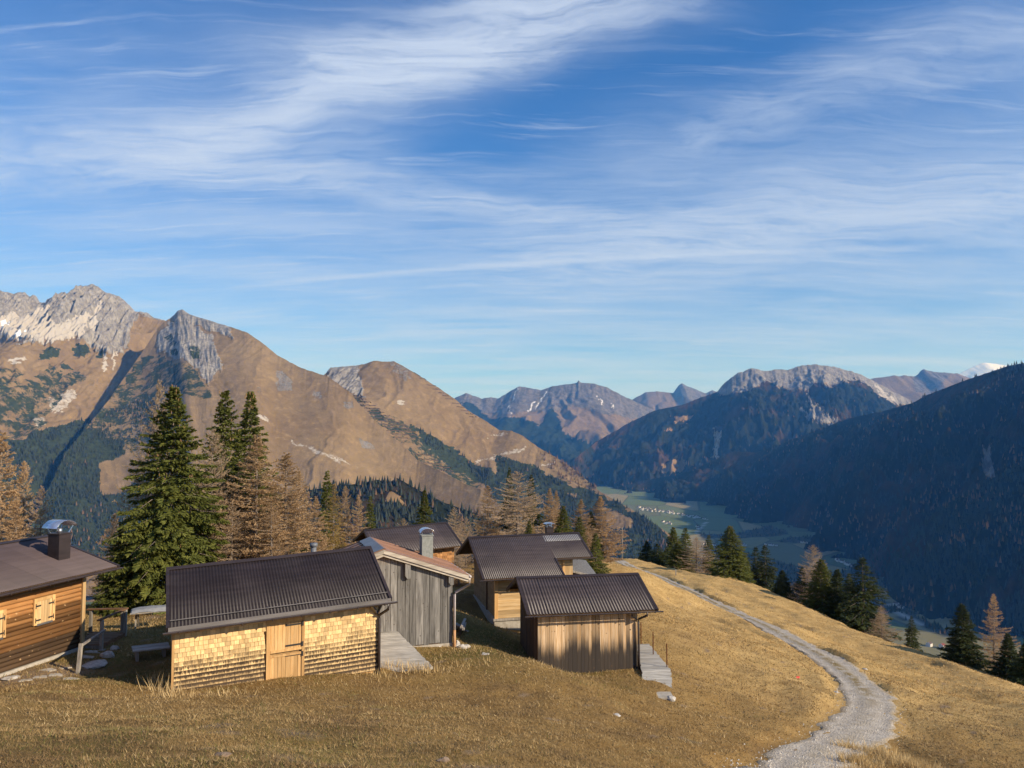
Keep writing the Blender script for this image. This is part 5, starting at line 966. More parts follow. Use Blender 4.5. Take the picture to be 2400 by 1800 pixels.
for side in (-1, 1):
    ue = -H + side * (H + b['oe'])
    for a, c in zip(seams[:-1], seams[1:]):
        m = MB(); t = .03
        m.quadbox([(ue, a + .012, b['he'] - t), (ue, c - .012, b['he'] - t), (-H, c - .012, b['hr'] - t), (-H, a + .012, b['hr'] - t), (ue, a + .012, b['he']), (ue, c - .012, b['he']), (-H, c - .012, b['hr']), (-H, a + .012, b['hr'])])
        pn = m.build('roof_panel', M_copper, B_)
        MB().bar((ue, c, b['he'] + .012), (-H, c, b['hr'] + .012), .024, .05).build('seam', M_cap if side < 0 else M_copper, pn)
    m = MB().quadbox([(ue + (-H - ue) * (1 - .13 if side < 0 else .965), y_, b['he'] + (b['hr'] - b['he']) * (1 - .13 if side < 0 else .965) + z_) if k_ == 0 else (-H, y_, b['hr'] + z_) for z_ in (.026, .040) for k_, y_ in ((0, -b['gl'] - .01), (0, dep + b['gl'] + .01), (1, dep + b['gl'] + .01), (1, -b['gl'] - .01))])
    m.build('ridge_sheet', M_lead if side < 0 else M_copper, B_)
    for off, th in ((-.045, .15), (-.20, .11)):
        y0 = -b['gl'] - (.03 if off > -.1 else -.03)
        m = MB().quadbox([(ue - side * 0, y0, b['he'] + off - th), (ue, y0 + .035, b['he'] + off - th), (-H, y0 + .035, b['hr'] + off - th), (-H, y0, b['hr'] + off - th), (ue, y0, b['he'] + off), (ue, y0 + .035, b['he'] + off), (-H, y0 + .035, b['hr'] + off), (-H, y0, b['hr'] + off)])
        m.build('bargeboard', M_barge, B_)
    MB().quadbox([(ue, -b['gl'] + .02, b['he'] - .09), (ue, dep + b['gl'], b['he'] - .09), (-H, dep + b['gl'], b['hr'] - .09), (-H, -b['gl'] + .02, b['hr'] - .09), (ue, -b['gl'] + .02, b['he'] - .035), (ue, dep + b['gl'], b['he'] - .035), (-H, dep + b['gl'], b['hr'] - .035), (-H, -b['gl'] + .02, b['hr'] - .035)]).build('roof_deck', M_oldwood, B_)
for px_, py0, py1 in ((956, 1318, 1352), (1057.5, 1347, 1369)):
    u, w1 = wuv('B', px_, py0, -.15); _, w0 = wuv('B', px_, py1, -.15); MB().prism([(u - .11, -.19, w1), (u - .11, -.19, w0 + .08), (u - .03, -.19, w0 - .03), (u + .11, -.19, w0 - .03), (u + .11, -.19, w1)], (0, .16, 0)).build('purlin_board', M_greywood, B_)
u, w = wuv('B', 999, 1296, 2.2); cu = u; top_w = wuv('B', 999, 1254, 2.2)[1]
chB = chimney(B_, M_cemchim, cu, 2.2, rw(cu) - .4, top_w, .50, 0.0, (.66, .5, .20), .14, False)
MB().tube([(-H * 1.85, dep * .8, rw(-H * 1.85) - .1), (-H * 1.85, dep * .8, rw(-H * 1.85) + .75)], .12, 10).tube([(-H * 1.85, dep * .8, rw(-H * 1.85) + .76), (-H * 1.85, dep * .8, rw(-H * 1.85) + .9)], .17, 10).build('vent_pipe', M_lead, B_, True)
g_ = MB().tube([(b['oe'] + .05, -b['gl'] - .05, b['he'] - .08), (b['oe'] + .05, dep + b['gl'], b['he'] - .06)], .055, 8).build('gutter', M_pinkpipe, B_, True)
MB().tube([(b['oe'] + .05, -.25, b['he'] - .08), (b['oe'] + .03, -.25, b['he'] - .42), (.09, -.13, b['he'] - .72), (.05, -.13, b['he'] - .82), (.05, -.13, .66)], .052, 10).build('downpipe', M_pinkpipe, B_, True)
MB().tube([(.05, -.13, .655), (.05, -.13, -.25)], .062, 10).build('drain_pipe', M_orange, B_, True)

# ---- F: log cabin on the left
b = BLD['F']; sl = b['sl']; LF = b['len']
r = empty('log_cabin', bpt('F', -LF, 0, 0), b['yaw']); F_ = tag(r, 'amber log cabin with shuttered windows and faded brown roof at the left edge', 'building')
E0, E1, Rg = gable_roof(F_, b, M_rooff, M_cap, 0.075, 0.009)
core, under = gable_core(F_, b, M_darkplank, -0.5, inset=.06)
nl = 17; hl = (b['hw'] + .22) / nl
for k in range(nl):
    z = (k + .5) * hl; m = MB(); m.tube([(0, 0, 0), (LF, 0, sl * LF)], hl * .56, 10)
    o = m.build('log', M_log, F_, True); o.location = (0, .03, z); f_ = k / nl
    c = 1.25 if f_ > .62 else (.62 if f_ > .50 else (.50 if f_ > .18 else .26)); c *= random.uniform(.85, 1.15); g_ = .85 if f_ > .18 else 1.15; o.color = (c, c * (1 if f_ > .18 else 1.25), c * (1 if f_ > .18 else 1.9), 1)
MB().box(0, LF + .02, -.09, .02, -.55, -.01, sl).build('concrete_base', M_concrete, F_)
MB().box(LF - .05, LF + .09, -.12, .04, -.05, b['hw'] + .22, sl).build('corner_post', M_pale, F_)
MB().box(LF + .0, LF + .05, .05, b['dep'], -.3, b['hw'] + .1, sl).build('gable_boarding', M_darkplank, F_)
def shutter_window(pxl, pxr, pyt, pyb):
    u0, w1 = wuv('F', pxl, pyt[0]); u1, _ = wuv('F', pxr, pyt[1]); _, w0 = wuv('F', (pxl + pxr) / 2, (pyb[0] + pyb[1]) / 2); _, w1 = wuv('F', (pxl + pxr) / 2, (pyt[0] + pyt[1]) / 2)
    u0 += LF; u1 += LF; w = empty('window', (u0, -.05, w0 + sl * u0)); w.parent = F_; W_ = u1 - u0; H_ = w1 - w0; f = .11
    MB().box(0, f, -.07, .0, 0, H_).build('frame', M_trim, w); MB().box(W_ - f, W_, -.07, .0, 0, H_).build('frame', M_trim, w); MB().box(f, W_ - f, -.068, .0, H_ - f, H_).build('frame', M_trim, w); MB().box(f, W_ - f, -.09, .0, -.03, .035).build('sill', M_steel, w)
    es = np.linspace(f + .005, W_ - f - .005, 7)
    for a, c in zip(es[:-1], es[1:]): MB().box(a, c - .008, -.052, -.02, .04, H_ - f - .005).build('shutter_board', M_pale, w)
    MB().box(f, W_ - f, -.019, .0, .036, H_ - f).build('pane', M_dark, w)
    for hz in (.16, H_ - f - .16):
        for a, c in ((f - .06, f + .16), (W_ - f - .16, W_ - f + .06)): MB().box(a, c, -.066 if False else -.078, -.071, hz - .02, hz + .03).box((a if a < W_ / 2 else c - .03), (a + .03 if a < W_ / 2 else c), -.08, -.0715, hz - .08, hz + .09).build('hinge', M_iron, w)
shutter_window(74.7, 124.2, (1406, 1390), (1466, 1453)); shutter_window(-46, 9.0, (1442, 1426), (1510, 1491))
gutter(F_, b, M_gutter, -.2, LF + b['gr'] + .1, .055, .06, -.07, 14)
MB().box(-.1, LF + b['gr'], -b['oe'] - .02, -b['oe'] - .0, b['he'] - .13, b['he'] - .03, sl).build('eave_flashing', M_cap, F_)
v_ = min(np.linspace(.2, 2.4, 45), key=lambda q_: abs(wuv('F', 148, 1310, q_)[1] - (b['he'] + (b['hr'] - b['he']) * (q_ + b['oe']) / (b['dep'] / 2 + b['oe'])))); cu, cw0 = wuv('F', 148, 1310, v_); _, cw1 = wuv('F', 148, 1254, v_); v_ += .2
chF = chimney(F_, M_cap, cu + LF, v_, b['he'] + (b['hr'] - b['he']) * (v_ + b['oe']) / (b['dep'] / 2 + b['oe']) - .3, cw1, .52, 0, (.95, .70, .26), .26)
# ---------------------------------------------------------------- decks, ramps, small things
def at_z(px, py, z):
    """ground place seen at a photo pixel, on the level z"""
    lo, hi = 3.0, 400.0
    for _ in range(60):
        mid = (lo + hi) / 2; p = unproj(px, py, mid)
        if p[2] > z: lo = mid
        else: hi = mid
    return tuple(float(v) for v in unproj(px, py, lo))
def plank_deck(root, p00, p10, p11, p01, n, mat, t=.045, gap=.012, name='deck_plank'):
    """boards across a four-cornered deck; boards run p00->p10, succession p00->p01 (local to root)"""
    p00, p10, p11, p01 = [np.array(p) for p in (p00, p10, p11, p01)]
    for k in range(n):
        a0, a1 = k / n, (k + 1) / n - gap * n / n / max(1e-6, np.linalg.norm(p01 - p00)); e0, e1 = RNG.uniform(-.02, .05, 2)
        c = [p00 + (p01 - p00) * a0, p10 + (p11 - p10) * a0, p10 + (p11 - p10) * a1, p00 + (p01 - p00) * a1]
        d = (p10 - p00) / np.linalg.norm(p10 - p00); c = [c[0] - d * e0, c[1] + d * e1, c[2] + d * e1, c[3] - d * e0]; j = random.uniform(-.006, .006)
        o0 = c[0]; m = MB(); m.quadbox([tuple(x - o0 + (0, 0, j - t)) for x in c] + [tuple(x - o0 + (0, 0, j)) for x in c]); o = m.build(name, mat, root); o.location = o0
# ramp between shed A and barn B
rt = empty('plank_ramp', bpt('A', 6.9, -1.0, -.5)); tag(rt, 'wide silver plank ramp between shingled shed and grey barn', 'ramp'); o_ = np.array(rt.location)
zr0, zr1 = -8.93, -8.42
q = [np.array(at_z(884, 1580, zr0)), np.array(at_z(1014, 1562, zr0)), np.array(at_z(917, 1467, zr1)), np.array(at_z(868, 1470, zr1))]
plank_deck(rt, *[x - o_ for x in q], 24, M_deck)
for s in (0, 1): MB().bar(tuple(q[0 + s] - o_ + (-.1 + .1 * (1 - s), .05, -.13)), tuple(q[3 - s] - o_ + (0, 0, -.13)), .12, .16).build('bearer', M_oldwood, rt)
MB().bar(tuple(q[0] - o_ + (0, -.02, -.10)), tuple(q[1] - o_ + (0, -.02, -.10)), .04, .2).build('fascia_board', M_deck, rt)
# ramp and posts beside shed C
b = BLD['C']; rt = empty('plank_ramp', bpt('C', 4.6, -1.0, 0)); tag(rt, 'narrow silver plank ramp along the right wall of the small shed', 'ramp'); o_ = np.array(rt.location); zd = -10.50
q = [np.array(at_z(1505, 1573, zd)), np.array(at_z(1571, 1569, zd)), np.array(at_z(1520, 1509, zd)), np.array(at_z(1492, 1510, zd))]
plank_deck(rt, *[x - o_ for x in q], 22, M_deck)
ze = -10.93; r2 = [np.array(at_z(1509, 1624, ze)), np.array(at_z(1576, 1624, ze)), q[1], q[0]]
plank_deck(rt, *[x - o_ for x in r2], 9, M_deck)
MB().bar(tuple(q[1] - o_ + (-.06, 0, -.14)), tuple(q[2] - o_ + (-.06, 0, -.14)), .12, .18).bar(tuple(q[0] - o_ + (.06, 0, -.14)), tuple(q[3] - o_ + (.06, 0, -.14)), .12, .18).bar(tuple(r2[0] - o_ + (.06, 0, -.12)), tuple(q[0] - o_ + (.06, 0, -.12)), .1, .14).bar(tuple(r2[1] - o_ + (-.06, 0, -.12)), tuple(q[1] - o_ + (-.06, 0, -.12)), .1, .14).build('bearer', M_oldwood, rt)
for (px, pb, pt_), lab in zip(((1502.5, 1506, 1458), (1531, 1534, 1481), (1563, 1563, 1508)), ('rusty iron post farthest along the narrow plank ramp', 'rusty iron post in the middle of the narrow plank ramp', 'rusty iron post nearest the low end of the narrow ramp')):
    p = at_z(px, pb, zd); top = unproj(px, pt_, p[1])[2]; r_ = empty('iron_post', p); tag(r_, lab, 'post', 'iron posts on the plank ramp')
    MB().box(-.022, .022, -.006, .006, -.3, float(top) - p[2]).box(-.006, .006, -.022, .022, -.3, float(top) - p[2] - .004).build('bar', M_rust, r_)
    for k in range(3): MB().box(-.03, .03, -.03, -.01, .25 + k * .25, .29 + k * .25).build('clip', M_rust, r_)
def rock(p, r, label, flat=.6, seed=0, mat=None, cat='rock', group=None, name='rock'):
    import bmesh
    bm = bmesh.new(); bmesh.ops.create_icosphere(bm, subdivisions=2, radius=1.0); rs = np.random.default_rng(seed)
    ax = rs.uniform(.75, 1.3, 3)
    for v in bm.verts:
        n_ = float(fbm(np.array([v.co.x * 1.3 + seed]), np.array([v.co.y * 1.3 + v.co.z]), 3, seed)[0]); s_ = 1 + .32 * n_; v.co = (v.co.x * r * s_ * ax[0], v.co.y * r * s_ * ax[1], max(v.co.z, -.5) * r * flat * s_ * ax[2])
    me = bpy.data.meshes.new(name); bm.to_mesh(me); bm.free(); me.materials.append(mat or M_stone)
    o = link(bpy.data.objects.new(name, me)); o.location = (p[0], p[1], p[2] + r * flat * .2); return tag(o, label, cat, group)
def on_ground(px, py, d0=20):
    lo, hi = 5.0, 200.0; ds = np.geomspace(8, 160, 700); X, Y, Z = unproj(np.full(700, px), np.full(700, py), ds); h = ground(X, Y); k = np.argmax(Z <= h); return (float(X[k]), float(Y[k]), float(h[k]))
for i, (px, py, r_, lab, fl) in enumerate([(1070, 1516, .22, 'pale boulder at the foot of the clay drain pipe', .8), (1084, 1520, .15, 'pale stone right of the boulder by the drain pipe', .8), (1094, 1517, .12, 'smallest pale stone at the barn corner', .8), (1137, 1534, .18, 'flat white stone alone in grass before the barn', .25),
        (1573, 1642, .17, 'pale stone at the low end of the narrow ramp', .7), (222, 1562, .42, 'broad flat pale rock beside the porch steps', .28), (252, 1540, .20, 'rounded grey rock under the porch corner', .8), (268, 1524, .14, 'small grey rock right of the rounded porch rock', .7), (1030, 1515, .14, 'dark topped stone under the barn wall left of the pipe', .5), (1445, 1677, .14, 'small pale stone in the meadow below the small shed', .3),
        (24, 1592, .22, 'pale flat stone in the grass at left edge below the cabin', .25), (1040, 1786, .11, 'earthy clod in the grass at bottom centre', .5), (520, 1772, .12, 'flat earthy clod at bottom left of centre', .35), (1960, 1625, .12, 'small grey stone at track edge on the bend', .6), (2027, 1570, .14, 'pale stone lying on the track verge above the bend', .6)]):
    p = on_ground(px, py); rock(p, r_, lab, fl, i + 3, M_soil if 'clod' in lab else M_stone)
slab_ = empty('stone_slab', on_ground(1552, 1634)); tag(slab_, 'grey concrete slab under the low end of the narrow ramp', 'slab'); MB().box(-.45, .40, -.35, .35, -.15, .05).build('slab', M_concrete, slab_)
# flagstones before the cabin
for i, (px, py, w_, h_) in enumerate([(150, 1566, .5, .3), (110, 1572, .55, .28), (130, 1585, .6, .3), (95, 1590, .45, .25), (165, 1592, .5, .25), (60, 1596, .5, .22), (215, 1530, .6, .25), (205, 1540, .65, .22)]):
    p = on_ground(px, py); n_ = 7; a = np.sort(RNG.uniform(0, 2 * pi, n_)) ; r_ = RNG.uniform(.75, 1.1, n_)
    gx_ = float(ground(np.array([p[0] + .3]), np.array([p[1]]))[0] - ground(np.array([p[0] - .3]), np.array([p[1]]))[0]) / .6; gy_ = float(ground(np.array([p[0]]), np.array([p[1] + .3]))[0] - ground(np.array([p[0]]), np.array([p[1] - .3]))[0]) / .6
    o = MB().prism([(w_ * .5 * cos(t) * k, h_ * .9 * sin(t) * k, w_ * .5 * cos(t) * k * gx_ + h_ * .9 * sin(t) * k * gy_ - .04) for t, k in zip(a, r_)], (0, 0, .065)).build('flagstone', M_concrete); o.location = p
    tag(o, ['flagstone touching the cabin base left of the leaning post', 'flagstone second left of the leaning porch post', 'wide flagstone in the middle of the path before the cabin', 'small flagstone left of the wide middle flagstone', 'flagstone at the foot of the leaning porch post', 'leftmost flagstone of the path before the cabin', 'flagstone just below the porch steps, upper of two', 'flagstone just below the porch steps, lower of two'][i], 'flagstone', 'flagstones before the cabin')
# cabin porch
zp = -8.22; Pc = [np.array(at_z(*c, zp)) for c in ((186, 1511), (237, 1511), (293, 1482), (212, 1480))]
rt = empty('wooden_porch', tuple(Pc[0])); tag(rt, 'small plank porch with brown handrail at the cabin corner', 'porch'); o_ = Pc[0]
plank_deck(rt, *[x - o_ for x in Pc], 11, M_handrail)
MB().bar(tuple(Pc[1] - o_ + (0, 0, -.1)), tuple(Pc[2] - o_ + (0, 0, -.1)), .05, .14).build('edge_beam', M_handrail, rt); MB().bar(tuple(Pc[0] - o_ + (0, -.02, -.1)), tuple(Pc[1] - o_ + (0, -.02, -.1)), .05, .14).build('edge_beam', M_oldwood, rt)
def upost(px, pt_, base, w=.10, nm='post', ext=.35, mat=None):
    top = float(unproj(px, pt_, base[1])[2]); m = MB().bar(tuple(np.array(base) - o_ + (0, 0, -ext)), tuple(np.array((base[0], base[1], top)) - o_), w, w, (0, 1, 0)); m.build(nm, mat or M_oldwood, rt); return np.array((base[0], base[1], top))
t1 = upost(238, 1454, Pc[1] + (0, 0.02, 0)); t2 = upost(290, 1428, Pc[2]); t2b = upost(283, 1430, Pc[2] + (-.13, 0, 0), .08); t3 = upost(213, 1430, Pc[3])
MB().bar(tuple(t3 - o_ + (-.15, 0, .03)), tuple(t2 - o_ + (.06, 0, .03)), .13, .05).build('handrail', M_handrail, rt); MB().bar(tuple(t2 - o_ + (.03, .05, .035)), tuple(t1 - o_ + (-.06, -.15, .03)), .13, .05).build('handrail', M_handrail, rt)
fp = np.array(on_ground(182, 1580)); ft = np.array(unproj(190, 1508, fp[1] + .25)); MB().bar(tuple(fp - o_ + (0, 0, -.1)), tuple(ft - o_), .11, .09, (0, 1, 0)).build('leaning_post', M_oldwood, rt)
MB().bar(tuple(ft - o_ + (0, .02, -.08)), tuple(np.array(unproj(246, 1476, Pc[1][1] - .05)) - o_), .09, .05).build('brace', M_oldwood, rt)
for k in range(3):
    z_ = -.16 - .13 * k; c = Pc[0] + (0.05, -.18 - .26 * k, z_); MB().box(0, .95 + .15 * k, 0, .22, -.04, 0).build('step', M_oldwood, rt).location = tuple(c - o_)
# bench and table in the gap left of shed A
p = on_ground(352, 1540); rt = empty('plank_bench', p, .55); tag(rt, 'low bench of two grey planks in the shadow of the shingled shed', 'bench')
for k in range(2): MB().box(-.62, .62, -.30 + k * .31, -.02 + k * .31, .34, .39).build('seat_plank', M_deck, rt).rotation_euler = (.06, .03, 0)
for s in (-.45, .45): MB().box(s - .05, s + .05, -.25, .25, -.1, .335).build('leg', M_oldwood, rt)
p = on_ground(358, 1470); rt = empty('covered_table', p, .4); tag(rt, 'grey table under a pale sheet behind the shingled shed', 'table')
m = MB(); nx, ny = 12, 7; X_, Y_ = np.meshgrid(np.linspace(-.8, .8, nx), np.linspace(-.45, .45, ny)); Z_ = .78 + .05 * np.cos(X_ * 1.6) + .03 * fbm(X_ * 3, Y_ * 3, 2, 5) - .14 * sstep(np.abs(Y_), .38, .5)
me = raw_mesh('sheet', np.stack([X_, Y_, Z_], -1).reshape(-1, 3), grid_faces(ny, nx), [M_tarp], True); link(bpy.data.objects.new('sheet', me), rt)
MB().box(-.85, .85, -.42, .42, .68, .73).build('table_top', M_oldwood, rt)
for sx in (-.65, .65): MB().bar((sx, -.40, -.15), (sx, .25, .68), .08, .06, (1, 0, 0)).bar((sx + .09, .40, -.15), (sx + .09, -.25, .68), .08, .06, (1, 0, 0)).build('crossed_leg', M_oldwood, rt)
# timber scraps by the barn, poles, marker
p = on_ground(1080, 1490); rt = empty('timber_scraps', p, .3); tag(rt, 'heap of dark old timber scraps beside the grey barn', 'timber')
for k in range(9): MB().bar((random.uniform(-.45, .3), random.uniform(-.5, .9), .06 + k * .045), (random.uniform(.0, .6), random.uniform(-.2, 1.2), .08 + k * .05), .11, .05).build('board', M_oldwood if k % 3 else M_darkplank, rt)
p = [float(v) for v in unproj(1459, 1311, 116)]; p[2] = g1(p[0], p[1]); rt = empty('utility_pole', p); tag(rt, 'thin grey pole on the far meadow crest beside the larches', 'pole'); MB().tube([(0, 0, -.5), (0, 0, float(unproj(1458, 1236, p[1])[2]) - p[2])], [.06, .045], 8).build('pole', M_oldwood, rt, True); MB().box(-.03, .03, -.12, -.08, 1.2, 1.5).build('plate', M_lead, rt)
p = on_ground(1584, 1349); rt = empty('fence_post', p); tag(rt, 'short wooden stake standing in the far meadow before the spruces', 'post'); MB().box(-.06, .06, -.06, .06, -.3, .75).build('stake', M_oldwood, rt); MB().box(-.09, .09, -.07, -.062, .5, .62).build('board', M_oldwood, rt)
p = on_ground(1871, 1592); rt = empty('red_marker', p); tag(rt, 'small red plastic marker lying in the meadow inside the track bend', 'marker'); m = MB(); m.prism([(-.09, 0, .06), (.08, .02, .05), (.10, .06, .09), (-.06, .06, .10)], (0, .02, .03)); m.build('tag', M_red, rt); MB().tube([(0, .05, -.1), (0, .05, .13)], .012, 6).build('stick', M_red, rt)
p = on_ground(1755, 1361); rt = empty('water_barrel', p); tag(rt, 'tiny pale blue barrel at the foot of the tall ridge spruce', 'barrel'); MB().tube([(0, 0, -.05), (0, 0, .05), (0, 0, .35), (0, 0, .62), (0, 0, .68)], [.22, .26, .28, .26, .22], 12).build('drum', M_blue, rt, True); MB().tube([(0, 0, .681), (0, 0, .72)], .235, 12).build('lid', M_blue, rt)

# ---------------------------------------------------------------- avalanche barriers on the second alp
ALP2 = bpy.data.objects['mountain_barrier_alp'].data; _n = len(ALP2.vertices); _co = np.empty(_n * 3, np.float32); ALP2.vertices.foreach_get('co', _co); _co = _co.reshape(-1, 3); _qx, _qy = proj(_co[:, 0], _co[:, 1], _co[:, 2])
rows_ = [(342, 420, 352), (360, 440, 372), (380, 470, 392), (400, 500, 412), (425, 530, 434), (445, 555, 455), (465, 590, 476), (490, 625, 497), (510, 660, 517), (530, 700, 537), (548, 735, 556), (570, 760, 577), (600, 770, 600), (620, 760, 622), (745, 860, 735), (770, 910, 765), (800, 930, 790), (860, 990, 812), (900, 1000, 836), (740, 800, 203), (780, 830, 240), (830, 890, 285), (870, 920, 310), (905, 945, 335), (930, 975, 352), (945, 1000, 372), (990, 1050, 402), (1020, 1080, 425), (1050, 1100, 448), (1080, 1130, 470), (1105, 1155, 490)]
for (xa, xb, yy) in rows_:
    a, c = c6([(xa, yy), (xb, yy + (xb - xa) * .07)]); n_ = 12; pts = []
    for t in np.linspace(0, 1, n_):
        px = a[0] + (c[0] - a[0]) * t; py = a[1] + (c[1] - a[1]) * t; k = np.argmin((_qx - px) ** 2 + (_qy - py) ** 2); pts.append(_co[k])
    o0 = np.array(pts[0]); m = MB()
    for p0, p1 in zip(pts[:-1], pts[1:]):
        if np.linalg.norm(p1 - p0) > 1: m.bar(tuple(p0 - o0 + (0, 0, 2.0)), tuple(p1 - o0 + (0, 0, 2.0)), 1.2, 4.5)
    if m.v: o = m.build('avalanche_barrier', M_darkplank); o.location = tuple(o0); tag(o, 'dark avalanche barrier row on the flank of the second brown alp', 'barrier', 'avalanche barriers on the alp')
# ---------------------------------------------------------------- village houses
def house_mesh(w, d, h, rh):
    m = MB(); m.box(-w / 2, w / 2, -d / 2, d / 2, -2, h); nb = 6
    e = .7; b0 = len(m.v)
    m.prism([(-w / 2 - e, -d / 2 - e, h - .3), (w / 2 + e, -d / 2 - e, h - .3), (0, -d / 2 - e, h + rh)], (0, d + 2 * e, 0))
    me = m.mesh('house', M_houseW); me.materials.append(M_houseR)
    for i, f in enumerate(me.polygons): f.material_index = 0 if i < nb else (1 if abs(f.normal.y) < .5 else 0)
    return me
HM = [house_mesh(13, 16, 8, 4), house_mesh(11, 13, 7, 3.6), house_mesh(15, 20, 9, 5)]
hp = []
for (xa, ya, xb, yb, n_) in ((385, 785, 470, 800, 16), (440, 795, 560, 808, 20), (540, 805, 610, 815, 7), (600, 818, 690, 835, 12), (505, 855, 550, 862, 7), (700, 840, 722, 846, 3), (668, 880, 690, 886, 4), (690, 958, 790, 972, 9), (870, 955, 900, 962, 4), (985, 955, 1060, 962, 4), (1160, 950, 1300, 962, 12), (1375, 955, 1395, 958, 2), (1540, 1178, 1580, 1188, 4), (1610, 1240, 1640, 1262, 3), (1320, 1030, 1400, 1062, 8)):
    for k in range(n_): t = (k + .5) / n_; hp.append((xa + (xb - xa) * t + random.uniform(-6, 6), ya + (yb - ya) * t + random.uniform(-5, 5)))
for i, (cx_, cy_) in enumerate(hp):
    px, py = c7([(cx_, cy_)])[0]; p = at_z(px, py, VZ) if False else None
    lo, hi = 500., 15000.
    for _ in range(50):
        mid = (lo + hi) / 2
        if unproj(px, py, mid)[2] > VZ: lo = mid
        else: hi = mid
    p = [float(v) for v in unproj(px, py, lo)]; o = link(bpy.data.objects.new('house', HM[i % 3])); o.location = (p[0], p[1], VZ + .5); o.scale = (.85, .85, .85); o.rotation_euler = (0, 0, random.choice([.3, .5, -.9, 1.1]) + random.uniform(-.2, .2))
    far = cy_ < 900
    tag(o, 'tiny white house with dark roof in the village at the far end of the valley' if far else 'tiny white house with dark roof on the shaded valley floor', 'house', 'houses of the far village' if far else 'houses on the shaded valley floor')
for i, (px, py, lab, rm) in enumerate(((2178, 1514, 'white farmhouse in the valley just above the meadow crest, left of the pair', M_houseR), (2208, 1518, 'red roofed white farmhouse just above the meadow crest, right of the pair', None))):
    lo, hi = 500., 9000.
    for _ in range(50):
        mid = (lo + hi) / 2
        if unproj(px, py, mid)[2] > VZ: lo = mid
        else: hi = mid
    p = [float(v) for v in unproj(px, py, lo)]; o = link(bpy.data.objects.new('farmhouse', HM[0].copy())); o.location = (p[0], p[1], VZ + .5); o.rotation_euler = (0, 0, -.9); tag(o, lab, 'house')
    if rm is None: o.data.materials[1] = plain('red_roof', (.22, .07, .05), (.17, .06, .045), .5)
# ---------------------------------------------------------------- trees
def quads_mesh(name, C, D, Wd, mat):
    """many narrow leaf quads: centre-line start C, along D, half-width vector Wd"""
    V = np.stack([C - Wd * .55, C + Wd * .55, C + D * .55 + Wd, C + D, C + D * .55 - Wd], 1).reshape(-1, 3); n = len(C)
    return V, np.arange(n)[:, None] * 5 + np.array([[0, 1, 2, 3, 4]])
def tubes_np(P0, P1, r0, r1, n=3):
    """many straight tapered n-sided sticks"""
    d = P1 - P0; d = d / (np.linalg.norm(d, axis=1)[:, None] + 1e-9); ref = np.where(np.abs(d[:, 2:3]) < .9, np.array([[0, 0, 1.]]), np.array([[1., 0, 0]])); a = np.cross(d, ref); a /= np.linalg.norm(a, axis=1)[:, None] + 1e-9; c = np.cross(a, d)
    th = np.arange(n) * 2 * pi / n; ring = lambda P_, r: P_[:, None] + (a[:, None] * np.cos(th)[None, :, None] + c[:, None] * np.sin(th)[None, :, None]) * np.asarray(r).reshape(-1, 1, 1)
    V = np.concatenate([ring(P0, r0), ring(P1, r1)], 1).reshape(-1, 3); k = np.arange(n); f = np.stack([k, (k + 1) % n, n + (k + 1) % n, n + k], 1); m = len(P0)
    return V, (np.arange(m)[:, None, None] * 2 * n + f[None]).reshape(-1, 4)
